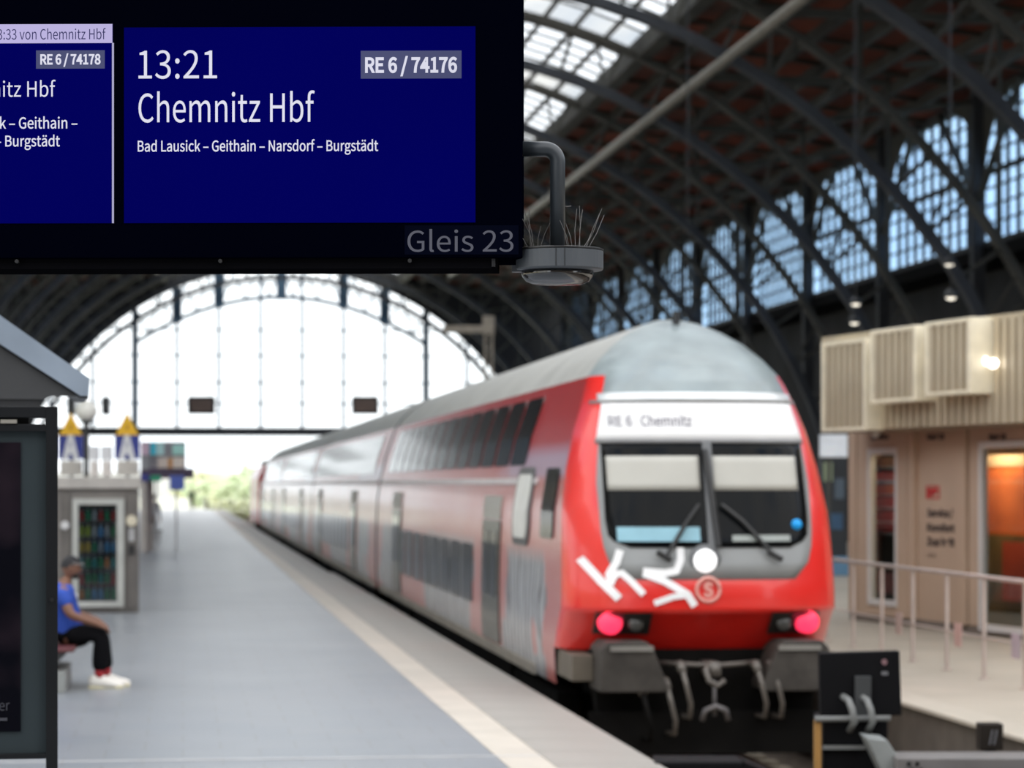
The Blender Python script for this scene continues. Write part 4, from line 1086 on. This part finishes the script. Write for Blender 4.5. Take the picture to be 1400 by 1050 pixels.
MB().ball((0, 0, h+100*k), 15*k, 20, 14).build('globe', mat('opal_globe', (.78, .77, .70), .35, var=.03), gp, smooth=True)
MB().lathe([(.09, h+83*k), (.11, h+86*k), (.09, h+89*k)], n=16).build('collar', darkg, gp)
for i, (px, py0, py1, wd, lab) in enumerate(((128, 628, 612, 12, 'left'), (145, 624, 608, 14, 'right'))):
    s_ = thing('info_cube', 'small white box sign on post, %s one between the A signs' % lab, 'sign', gpos(px + 1, 54), -TH, 'white box signs')  # plain white boxes without any glow
    k = 54/F
    MB().cyl((0,0,0), (0,0,h+12*k), .05, 10).build('post', mat('pale_post', (.5, .48, .46), .5), s_)
    MB().box((-wd/2*k, -.1, h+33*k), (wd/2*k, .1, h+52*k)).build('upper_box', lw, s_, bevel=.01)
    MB().box((-wd/2*k*.8, -.1, h+11*k), (wd/2*k*.8, .1, h+32*k)).build('lower_box', mat('warm_white_box', (.8, .74, .68), .5), s_, bevel=.01)
# stall with coloured signs
st = thing('platform_stall', 'small platform stall with coloured fascia signs beyond the vending machine', 'stall', gpos(222, 84), -TH); k = 84/F
MB().box((-30*k, 0, 0), (-22*k, 1.6, h+8*k)).build('counter_wall', mat('cream_wall', (.6, .55, .5), .6), st)
MB().box((-30*k, 0, h+8*k), (32*k, 2.2, h+22*k)).build('fascia', mat('dark_purple_fascia', (.10, .07, .12), .5), st, bevel=.02)
for x0, x1, z0, z1, nm, c_ in ((-29,-18,40,56,'pink_panel',(.85,.62,.76)), (-16,-9,40,57,'cyan_panel',(.08,.70,.90)), (-8,2,40,57,'pale_aqua_panel',(.62,.92,.92)), (14,31,40,54,'mint_panel',(.55,.95,.86)),
                              (-6,8,22,36,'beige_panel',(.80,.68,.60)), (8,14,22,36,'orange_panel',(.62,.28,.08)), (14,30,22,37,'peach_panel',(.90,.78,.68)), (-29,-18,20,38,'grey_panel',(.4,.4,.42)), (-16,-2,4,12,'green_panel',(.03,.40,.22)), (-30,-18,4,14,'blue_panel',(.06,.07,.32)), (10,30,-8,12,'awning_blue',(.12,.18,.60))):
    MB().box((x0*k, -.05, h+z0*k), (x1*k, .06, h+z1*k)).build('sign_panel', mat(nm, c_, .5, var=.04), st, bevel=.008)  # panel colours brightened to hold the strong light on the signs
MB().box((-30*k, .06, h+22*k), (31*k, .14, h+58*k)).build('sign_frame', mat('pale_sign_frame', (.35, .33, .36), .5), st)
for x in (-20, 8): MB().cyl((x*k, 2.0, 0), (x*k, 2.0, h+10*k), .035, 10).build('stall_post', lw, st)
# waste bins / bench silhouettes on the platform
for px, py, lb in ((208, 724, 'left'), ):
    b_ = thing('luggage_bench', 'small dark bench on the platform right of the vending machine', 'bench', on_z(214, 742, PZ), 0)
    MB().box((-.2, -.8, .40), (.2, .8, .45)).build('seat', darkg, b_); 
    for yy in (-.6, .6): MB().box((-.15, yy-.04, 0), (.15, yy+.04, .4)).build('leg', alu, b_)
# hanging far displays and side-on boards
for px, w_, lb in ((275, 37, 'left'), (499, 36, 'right')):
    p = at(px, 554, 150); k = 150/F; zs_ = roofz(p.x-CX) - .01
    d_ = thing('hanging_display', 'distant dark display board hanging before the bright arch, %s one' % lb, 'display board', p, -TH, 'distant hanging displays')
    MB().box((-w_/2*k, 0, -12*k), (w_/2*k, .3, 12*k)).build('casing', darkg, d_, bevel=.01)
    MB().box((-w_/2*k*.78, -.012, -9*k), (w_/2*k*.8, .0, 9*k)).build('screen', mat('dull_brown_screen', (.17, .12, .10), .5), d_)
    for sx in (-1, 1): MB().cyl((sx*.45, .15, 10*k), (sx*.45, .15, zs_-p.z), .012, 6).build('suspension_rod', steel, d_)
for px, lb in ((98, 'left'), (145, 'right')):
    p = at(px, 555, 140); k = 140/F; zs_ = roofz(p.x-CX) - .01
    d_ = thing('edge_on_display', 'thin dark display board seen edge-on before the bright arch, %s one' % lb, 'display board', p, -TH, 'edge-on hanging displays')
    MB().box((-3.6*k, -.6, -12*k), (3.6*k, .6, 12*k)).build('casing', darkg, d_, bevel=.01)
    for y in (-.4, .4): MB().cyl((0, y, 10*k), (0, y, zs_-p.z), .012, 6).build('suspension_rod', steel, d_)
# catenary mast
p = at(668, 662, 118); k = 118/F
cm = thing('catenary_mast', 'beige lattice mast with cross arm beyond the train', 'mast', (p.x, p.y, PZ), -TH)
mm_ = mat('beige_mast_paint', (.42, .36, .29), .6)
for sx in (-.16, .16): MB().box((sx-.05, -.05, 0), (sx+.05, .05, h + 226*k)).build('mast_chord', mm_, cm)
lt = MB()
for i in range(24): lt.bar((-.16, 0, .3+i*.38), (.16, 0, .3+(i+1)*.38), .04)
lt.build('lacing', mm_, cm); MB().box((-.26, -.1, h+205*k), (.26, .1, h+230*k)).build('mast_head', mm_, cm, bevel=.02)
MB().box((-62*k, -.08, h+207*k), (0, .08, h+217*k)).build('cross_arm', mm_, cm)

# ------------------------------------------------------------ kiosk on the right platform
PB = on_z(1160, 847, PZ); dv = Vector((-.17, .985, 0)).normalized()
ka = math.atan2(-dv.y, -dv.x)
kx = Vector((math.cos(ka), math.sin(ka), 0)); ky = Vector((-math.sin(ka), math.cos(ka), 0))
ks = thing('kiosk', 'beige panelled kiosk with ribbed metal fascia on the right platform', 'kiosk', (PB.x, PB.y, PZ), ka)
def kio(px, py, off=0):
    """local (s, z) on the kiosk face moved outwards by off"""
    r = Vector(((px-700)/F*C_ + S_, C_ - (px-700)/F*S_, -(py-662)/F)); P = Vector((PB.x, PB.y, 0)) - ky*off
    t = (P - Vector((0,0,0))).dot(ky) / r.dot(ky); q = r*t
    return (q - Vector((PB.x, PB.y, 0))).dot(kx), CAMZ + q.z - PZ
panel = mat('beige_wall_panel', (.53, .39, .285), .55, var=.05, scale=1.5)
MB().box((0.05, .10, 0), (9.5, .16, 3.2)).build('back_wall', mat('dark_joint', (.10, .075, .055), .7), ks) if False else None
fh = 3.1
def seg(x0, x1, y0, y1, m, name, off0=0, off1=.08, par=ks, **kw):
    a, zt_ = kio(x0, y0); b, zb_ = kio(x1, y1)
    za = kio(x0, y1)[1]
    return (a, b)
def sX(px): return kio(px, 700)[0]
def pan(s0, s1, z0, z1, name='wall_panel', m=panel, y0=0, y1=.09, par=ks, bev=.006):
    return MB().box((s0, y0, z0), (s1, y1, z1)).build(name, m, par, bevel=bev)
cuts = [1160, 1171, 1243, 1320, 1326]
jm = mat('dark_joint', (.10, .075, .055), .7)
s_a, s_b, s_c, s_d = sX(1160), sX(1172), sX(1244), sX(1325)
w1a, w1b = sX(1188), sX(1229); zw = kio(1208, 828)[1]; zwt = kio(1208, 613)[1]
w2a, w2b = sX(1340), sX(1340) + 2.6; z2 = kio(1345, 862)[1]; z2t = kio(1345, 604)[1]
g_ = .05
pan(s_a, s_b - g_, .12, fh)
pan(s_b, w1a, .12, fh); pan(w1b, s_c - g_, .12, fh, y0=-.03); pan(w1a, w1b, .12, zw); pan(w1a, w1b, zwt, fh)
pan(s_c, s_c + .22, .12, fh, y0=-.04); pan(s_c + .24, s_d - .30, .12, fh, y0=.02); pan(s_d - .28, s_d - g_, .12, fh, y0=-.04)
pan(s_d, w2a, .12, fh); pan(w2a, w2b, .12, z2); pan(w2a, w2b, z2t, fh); pan(w2b, w2b + .6, .12, fh)
pan(w2b + .65, w2b + 3.4, .12, fh)
pan(-.0, w2b + 3.4, 0, .12, 'plinth', mat('brown_grey_plinth', (.20, .165, .14), .7), .02, .2)
for a in (s_b, s_c, s_d): pan(a - g_, a, .12, fh, 'joint_strip', jm, .07, .1, bev=0)
pan(0, .09, .12, fh, 'end_wall', panel, .09, 3.2)
pan(0, w2b + 3.4, .0, fh, 'rear_wall', panel, 3.2, 3.3); pan(w2b+3.3, w2b + 3.4, .12, fh, 'end_wall', panel, .09, 3.2)
pan(0.0, w2b + 3.4, fh, fh + .1, 'ceiling_panel', mat('pale_ceiling_panel', (.5, .45, .4), .6), .0, 3.3, bev=0)
wfm = mat('white_window_frame', (.70, .68, .66), .4, var=.03)
kgl = glass('kiosk_glass', (.8, .85, .85), .06)
for a, b, z0, z1 in ((w1a, w1b, zw, zwt), (w2a, w2b, z2, z2t)):
    fw = .09
    f_ = MB().box((a, -.03, z0), (b, .07, z0+fw)).box((a, -.03, z1-fw), (b, .07, z1)).box((a, -.03, z0+fw), (a+fw, .07, z1-fw)).box((b-fw, -.03, z0+fw), (b, .07, z1-fw)).build('window_frame', wfm, ks)
    MB().box((a+fw, .02, z0+fw), (b-fw, .03, z1-fw)).build('pane', kgl, f_)
# things in the windows
sh1 = thing('poster_stack', 'red, orange and white striped shelf display inside the narrow kiosk window', 'shelf display', (PB.x, PB.y, PZ), ka)
for py, c_, nm in ((630, (.45,.25,.15), 'brown'), (650, (.55,.08,.02), 'red'), (668, (.80,.18,.03), 'orange'), (686, (.6,.05,.03), 'red2'), (706, (.55,.04,.03), 'red3'), (722, (.35,.01,.01), 'darkred')):
    z = kio(1208, py)[1]; MB().box((.12, .30, z-.08), (w1b+.2, .5, z+.06)).build('coloured_box', mat('box_' + nm, c_, .6), sh1)
    MB().box((.11, .28, z-.11), (w1b+.25, .52, z-.08)).build('shelf_board', mat('pale_shelf', (.5,.48,.46), .5), sh1)
MB().box((.11, .50, 0), (w1b+.25, .55, kio(1208, 620)[1])).build('back_board', mat('grey_green_back', (.10, .11, .09), .6), sh1)
pt_ = thing('glow_partition', 'orange-brown panel added for the warm glow inside the wide kiosk window', 'partition', (PB.x, PB.y, PZ), ka)
z1_ = kio(1370, 735)[1]
MB().box((w1b+.4, .9, z1_), (w2b+.3, 1.0, 2.35)).build('orange_panel', mat('glow_orange_panel', (.42, .13, .035), .6, var=.3, scale=1.2), pt_)  # orange glow of the interior put into the panel colour
MB().box((w1b+.4, .9, 0), (w2b+.3, 1.0, z1_)).build('lower_panel', mat('olive_reflection_panel', (.13, .13, .08), .6, var=.3, scale=2), pt_)  # olive stands in for the greenish reflection low in the glass
MB().box((w1b+.4, .88, 2.36), (w2b+.3, 1.02, 2.52)).build('pale_header', mat('pale_header', (.42, .38, .32), .6), pt_)
MB().box((w2a-.9, .8, kio(1390, 830)[1]), (w2a+.1, .86, kio(1390, 745)[1])).build('red_notice', mat('muted_red_notice', (.40, .08, .06), .6), pt_)
pl = bpy.data.lights.new('kiosk_lamp', 'POINT'); pl.energy = 110; pl.color = (1, .62, .3); pl.shadow_soft_size = .15
p2 = bpy.data.lights.new('shelf_fill_light', 'POINT'); p2.energy = 22; p2.color = (1, .8, .6); p2.shadow_soft_size = .1  # unseen fill light, added to brighten the narrow window
p2o = bpy.data.objects.new('shelf_fill_light', p2); C.objects.link(p2o); p2o.parent = ks; p2o.location = (1.2, .22, 2.9)
po = bpy.data.objects.new('kiosk_lamp', pl); C.objects.link(po); po.parent = ks; po.location = (w2a - .9, .45, 2.75)
# lettering on the panel
dk = mat('dark_brown_lettering', (.055, .04, .035), .6); rdm = mat('red_lettering', (.55, .03, .03), .5)
s0 = sX(1263)
def kt(body, py0, py1, x0, x1, m, bold=.02):
    s0, za = kio(x0, py1); s1, _ = kio(x1, py1); zt_ = kio(x0, py0)[1]
    return text(body, m, ks, s0, za, zt_-za, width=s1-s0, y=.018, bold=bold, depth=.004)
a, z0 = kio(1265, 682); b, _ = kio(1283, 682); z1 = kio(1265, 664)[1]
lg = MB().box((a, .012, z0), (b, .02, z0+.02)).box((a, .012, z1-.02), (b, .02, z1)).box((a, .012, z0), (a+.03, .02, z1)).box((b-.03, .012, z0), (b, .02, z1)).build('logo_frame', rdm, ks)
text('DB', rdm, lg, a+.04, z0+.045, (z1-z0)-.09, width=(b-a)-.08, y=.014, bold=.03, depth=.004)
kt('Service /', 696, 706, 1266, 1302, dk); kt('Komfort', 716, 726, 1266, 1304, dk); kt('Zug halt', 735, 745, 1266, 1304, dk)
kt('23', 757, 761, 1266, 1278, mat('faint_brown_lettering', (.25, .18, .13), .6))
for px in (1192, 1266, 1352):
    a, z = kio(px, 601); text('Gleis 23' if px != 1192 else 'Info', dk, ks, a, z, .07, width=kio(px+24, 601)[0]-a, y=-.0 if px != 1266 else .018, bold=.03, depth=.006)
# ribbed fascia
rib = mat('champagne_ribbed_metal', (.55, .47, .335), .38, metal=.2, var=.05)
OV = .75                                     # overhang towards the track
fz0, fz1 = kio(1399, 577, OV)[1], kio(1399, 430, OV)[1]
sL = kio(1124, 520, OV)[0]
def fascia(s0, s1, yo, z0, z1, name, m=rib):
    f = MB().box((s0, -yo+.03, z0), (s1, -yo+.10, z1)).build(name, mat('shaded_bronze_backing', (.24, .195, .135), .5), ks)  # shade in the gaps between ribs is put into this darker backing
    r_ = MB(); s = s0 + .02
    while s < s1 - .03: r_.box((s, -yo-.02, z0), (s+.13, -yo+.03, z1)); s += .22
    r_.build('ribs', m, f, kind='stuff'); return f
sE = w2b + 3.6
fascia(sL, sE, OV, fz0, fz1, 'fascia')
MB().box((sL, -OV+.10, fz0), (sL+.08, 3.6, fz1)).build('fascia_end', rib, ks)
MB().box((sL, -OV+.0, fz1-.03), (sE, 3.6, fz1+.04)).build('roof_deck', rib, ks)
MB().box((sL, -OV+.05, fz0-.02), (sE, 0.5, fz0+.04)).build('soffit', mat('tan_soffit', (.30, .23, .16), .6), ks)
for px0, px1, ty, by, ext in ((1122, 1186, 467, 590, .25), (1189, 1254, 450, 551, .30), (1264, 1329, 439, 541, .30)):
    top, bot = kio(px0+20, ty, OV+ext)[1], kio(px0+20, by, OV+ext)[1]
    a = kio(px0+3, 520, OV+ext)[0]; b = kio(px1, 520, OV+ext)[0]
    yy = OV + ext
    bx = fascia(a+.09, b-.09, yy, bot+.05, top-.06, 'sign_box')
    for (u0, u1, v0, v1) in ((a, a+.09, bot, top), (b-.09, b, bot, top), (a+.09, b-.09, top-.06, top), (a+.09, b-.09, bot, bot+.05)):
        MB().box((u0, -yy-.03, v0), (u1, -OV+.02, v1)).build('box_edge', mat('gold_edge_highlight', (.85, .78, .60), .35), bx, bevel=.008)  # bright edge highlights painted as paler strips around the box
for px, py in ((1345, 494), (1358, 497)):
    a, z = kio(px, py, OV+.1); 
    MB().ball((a, -OV-.10, z), (.13, .05, .07), 12, 8).build('spot_lamp', mat('bright_spot', (.9,.88,.82), .3, emit=(1,.96,.88), es=2.2), ks, smooth=True)
a, z = kio(1197, 593, .6); MB().lathe([(.02,.06),(.06,.04),(.07,0),(.05,-.04),(.01,-.06)], (a, -.6, z), 14).build('dome_lamp', mat('pale_dome', (.7,.7,.68), .2), ks, smooth=True)

# ------------------------------------------------------------ handrail
hr = thing('handrail', 'beige metal handrail with posts along the right platform', 'railing', (8.56, 28.3, PZ))
hm = mat('pinkish_beige_rail', (.48, .40, .36), .4, metal=.2)
MB().cyl((0, -6, 1.1), (0, 8.6, 1.1), .025, 12).build('top_rail', hm, hr, smooth=True)
for k_i in range(-4, 7):
    y = k_i*1.43
    ps_ = MB().box((-.02, y-.018, 0), (.02, y+.018, 1.09)).build('post', hm, hr)
    MB().lathe([(.06, 0), (.06, .015), (.03, .02)], (0, y, 0), 14).build('post_foot', hm, ps_)
for y, c_, l in ((3.4, (.55,.42,.38), 'pale pink'), (.9, (.60,.40,.36), 'pink'), (-1.2, (.42,.36,.40), 'mauve')):
    s_ = MB().box((-.03, y-.14, .30), (-.022, y+.14, .56)).build('rail_sticker', mat('sticker_%d' % int(y*10), c_, .6), hr, label='faded %s notice fixed to the railing' % l)
MB().cyl((0, -6, .45), (0, 8.6, .45), .012, 8).build('lower_wire', hm, hr)
# things seen in the gap between train and kiosk
tm = thing('ticket_machine', 'blue and white machine seen between train and kiosk', 'machine', (0, 0, PZ), -TH)
p = at(1142, 662, 62); tm.location = (p.x, p.y, PZ); k = 62/F
MB().box((-28*k, 0, 0), (22*k, .8, h - 100*k)).build('cabinet', mat('steel_blue_cabinet', (.10, .22, .34), .4), tm, bevel=.02)
MB().box((-28*k, -.05, h-172*k), (22*k, 0, h-150*k)).build('white_shelf', lw, tm, bevel=.01)
sg = thing('bright_patch_box', 'glowing white box added for the bright patch between the train and the kiosk roof', 'sign', (0,0,0), -TH)
p = at(1142, 608, 66); sg.location = p; k = 66/F
MB().box((-20*k, 0, -17*k), (17*k, .3, 14*k)).build('patch_box', mat('glowing_patch_white', (.8,.82,.85), .5, emit=(.9,.95,1), es=.15), sg, bevel=.02)  # added glowing box, stands in for the bright hall windows behind
MB().cyl((-8*k,.15,-17*k), (-8*k,.15, PZ - p.z), .05, 8).build('support_post', steel, sg)

ap = thing('advertising_pillar', 'dark pillar with pale green and blue panels between train and kiosk', 'pillar', (0,0,0), -TH)
p = at(1138, 662, 74); ap.location = (p.x, p.y, PZ); k = 74/F; h = CAMZ - PZ
MB().box((-16*k, 0, 0), (20*k, .5, h+36*k)).build('pillar_body', mat('dark_pillar', (.03, .035, .04), .5), ap)
for x0, x1, z0, z1, nm, c_ in ((-12, 0, 4, 30, 'green_poster', (.42, .50, .30)), (3, 16, -20, 8, 'slate_poster', (.12, .16, .20)), (-12, 14, -62, -40, 'blue_poster', (.05, .12, .22))):
    MB().box((x0*k, -.03, h+z0*k), (x1*k, 0, h+z1*k)).build('poster', mat(nm, c_, .5), ap)

# ------------------------------------------------------------ buffer stop in the foreground track
BZ = 20.5; bk = BZ/F; BP = at(1176, 662, BZ)
bs = thing('buffer_stop', 'black buffer stop with upright plate at the end of the track', 'buffer stop', (BP.x, BP.y, 0), -TH)
def bx_(px): return (px - 1176)*bk
def bz2(py): return CAMZ + (662 - py)*bk
blk = mat('black_buffer_paint', (.006, .006, .007), .6, spec=.08); gry = mat('grey_buffer_steel', (.17, .175, .17), .5, var=.12)
pl_ = MB().prism([(bx_(1122), bz2(983)), (bx_(1120), bz2(893)), (bx_(1230), bz2(890)), (bx_(1233), bz2(978))], 0, .12, 'y').build('buffer_plate', blk, bs, bevel=.01)
MB().box((bx_(1168), -.05, bz2(982)), (bx_(1190), 0, bz2(924))).build('plate_rib', mat('dark_slate_rib', (.035, .038, .04), .5), pl_, bevel=.006)
MB().cyl((bx_(1209), -.012, bz2(905)), (bx_(1209), .01, bz2(905)), .022, 14).build('round_mark', mat('dull_pink_mark', (.22, .12, .13), .5), pl_)
MB().box((bx_(1205), -.008, bz2(923)), (bx_(1214), .005, bz2(918))).build('plate_mark', mat('dull_grey_mark', (.14, .14, .15), .5), pl_)
MB().cyl((bx_(1113), -.06, bz2(982)), (bx_(1216), -.06, bz2(981)), .022, 12).build('cross_bar', gry, bs, smooth=True)
for px in (1152, 1177):
    P = [(bx_(px), -.02, bz2(952)), (bx_(px+6), -.10, bz2(956)), (bx_(px+10), -.14, bz2(968)), (bx_(px+13), -.14, bz2(985)), (bx_(px+8), -.06, bz2(998))]
    MB().tube(P, .026, 8).build('hook', gry, bs, smooth=True)
MB().box((bx_(1126), .02, -.2), (bx_(1214), .7, bz2(985))).build('lower_block', blk, bs, bevel=.01)
MB().box((bx_(1124), -.04, bz2(1024)), (bx_(1182), 0, bz2(1019))).build('shelf_edge', gry, bs)
MB().box((bx_(1113), -.04, -.2), (bx_(1122), .03, bz2(985))).build('side_post', mat('ochre_post', (.36, .19, .05), .6), bs)
MB().prism([(bx_(1172), bz2(1000)), (bx_(1200), bz2(1003)), (bx_(1245), bz2(1070)), (bx_(1205), bz2(1070))], -.5, -.1, 'y').build('diagonal_beam', mat('pale_grey_beam', (.24, .255, .25), .45), bs, bevel=.01)
cb = MB().box((bx_(1208), -.7, bz2(1046)), (bx_(1560), -.2, bz2(1024))).build('cross_beam', mat('grey_brown_beam', (.15, .14, .135), .5), bs, bevel=.01)
MB().box((bx_(1215), -.9, bz2(1090)), (bx_(1560), -.72, bz2(1039))).build('lower_beam', blk, bs, bevel=.01)
for px, py in ((1224, 1027), (1235, 1027), (1228, 1035), (1240, 1035)): MB().cyl((bx_(px), -.715, bz2(py+4)), (bx_(px), -.69, bz2(py+4)), .014, 10).build('bolt', blk, cb)
MB().box((bx_(893), -.3, bz2(1100)), (bx_(1012), .2, bz2(1036))).build('left_beam', blk, bs, bevel=.02)
MB().prism([(bx_(1012), bz2(1036)), (bx_(1075), bz2(1062)), (bx_(1115), bz2(1100)), (bx_(1012), bz2(1100))], -.3, .2, 'y').build('left_gusset', blk, bs)
MB().box((bx_(900), -.25, -.2), (bx_(925), .15, bz2(1090))).build('buffer_leg', blk, bs)
MB().box((bx_(1400), -.65, -.2), (bx_(1425), -.25, bz2(1046))).build('buffer_leg', blk, bs)
# dark plate on the corner of the right platform
p = at(1356, 662, 21.6); k = 21.6/F
ep = thing('marker_box', 'small dark marker box on a stub post right of the buffer stop', 'marker', (p.x, p.y, -.2), -TH)
zt = CAMZ + .2 - 328*k; zb = CAMZ + .2 - 364*k
MB().box((-16*k, 0, zb), (16*k, .2, zt)).build('box_body', mat('dark_brown_box', (.022, .018, .015), .6, spec=.1), ep, bevel=.01)
MB().box((-8*k, .05, 0), (8*k, .15, zb)).build('stub_post', darkg, ep)
for x in (-4, 2): MB().prism([(x*k, zb+8*k), ((x+2)*k, zb+8*k), ((x+6)*k, zt-8*k), ((x+4)*k, zt-8*k)], -.01, 0, 'y').build('pale_scuff', mat('dull_grey_mark'), ep)

# ------------------------------------------------------------ trees beyond the hall
leafs = [mat('hazed_leaf_green', (.58, .66, .42), .8, var=.2, scale=1.5), mat('hazed_leaf_yellow_green', (.72, .74, .50), .8, var=.3, scale=1.5)]  # leaf colours lightened to hold the outdoor glare and haze
def tree(px, Z, hgt, wdt, lab, i):
    p = at(px, 662, Z); r = thing('tree', lab, 'tree', (p.x, p.y, -.75), 0, 'trees beyond the hall')
    MB().tube([(0,0,0), (.1,0,hgt*.3), (0,.1,hgt*.6)], [.3, .2, .1], 8).build('trunk', mat('bark', (.12, .09, .06), .9), r)
    m = MB(); rnd = random.Random(i)
    for k in range(150):
        a = rnd.uniform(0, 2*PI); e = rnd.uniform(-.9, 1); rr = rnd.uniform(.4, 1)**.5
        c = Vector((wdt*.5*rr*math.cos(a)*math.sqrt(1-e*e*.9), wdt*.5*rr*math.sin(a)*math.sqrt(1-e*e*.9), hgt*.58 + hgt*.4*e*rr))
        q_ = rnd.uniform(.25, .5) * wdt*.16
        m.ball(c, (q_, q_*rnd.uniform(.7, 1.1), q_*rnd.uniform(.5, .8)), 6, 4)
    m.build('foliage', leafs[i % 2], r, kind='stuff')
for i, (px, Z, hg, wd, lab) in enumerate(((282, 330, 4.2, 6, 'low pale tree in the gap left of the track vanishing point'), (308, 310, 3.6, 4, 'small bush right of the low pale tree'), (335, 280, 4.6, 6, 'green tree close beside the far end of the train'),
                                     (324, 235, 2.4, 5, 'wide yellow-green bush in front of the far trees'), (352, 300, 6.0, 6, 'dark tree partly hidden by the train end'), (268, 420, 6, 9, 'farthest hazy tree above the platform end'))):
    tree(px, Z, hg, wd, lab, i)
MB().box((-60, 700, -.75), (90, 720, 6)).build('far_building', mat('pale_far_building', (.6,.6,.58), .8)); tag(bpy.data.objects['far_building'], 'pale long building far beyond the hall', 'building')
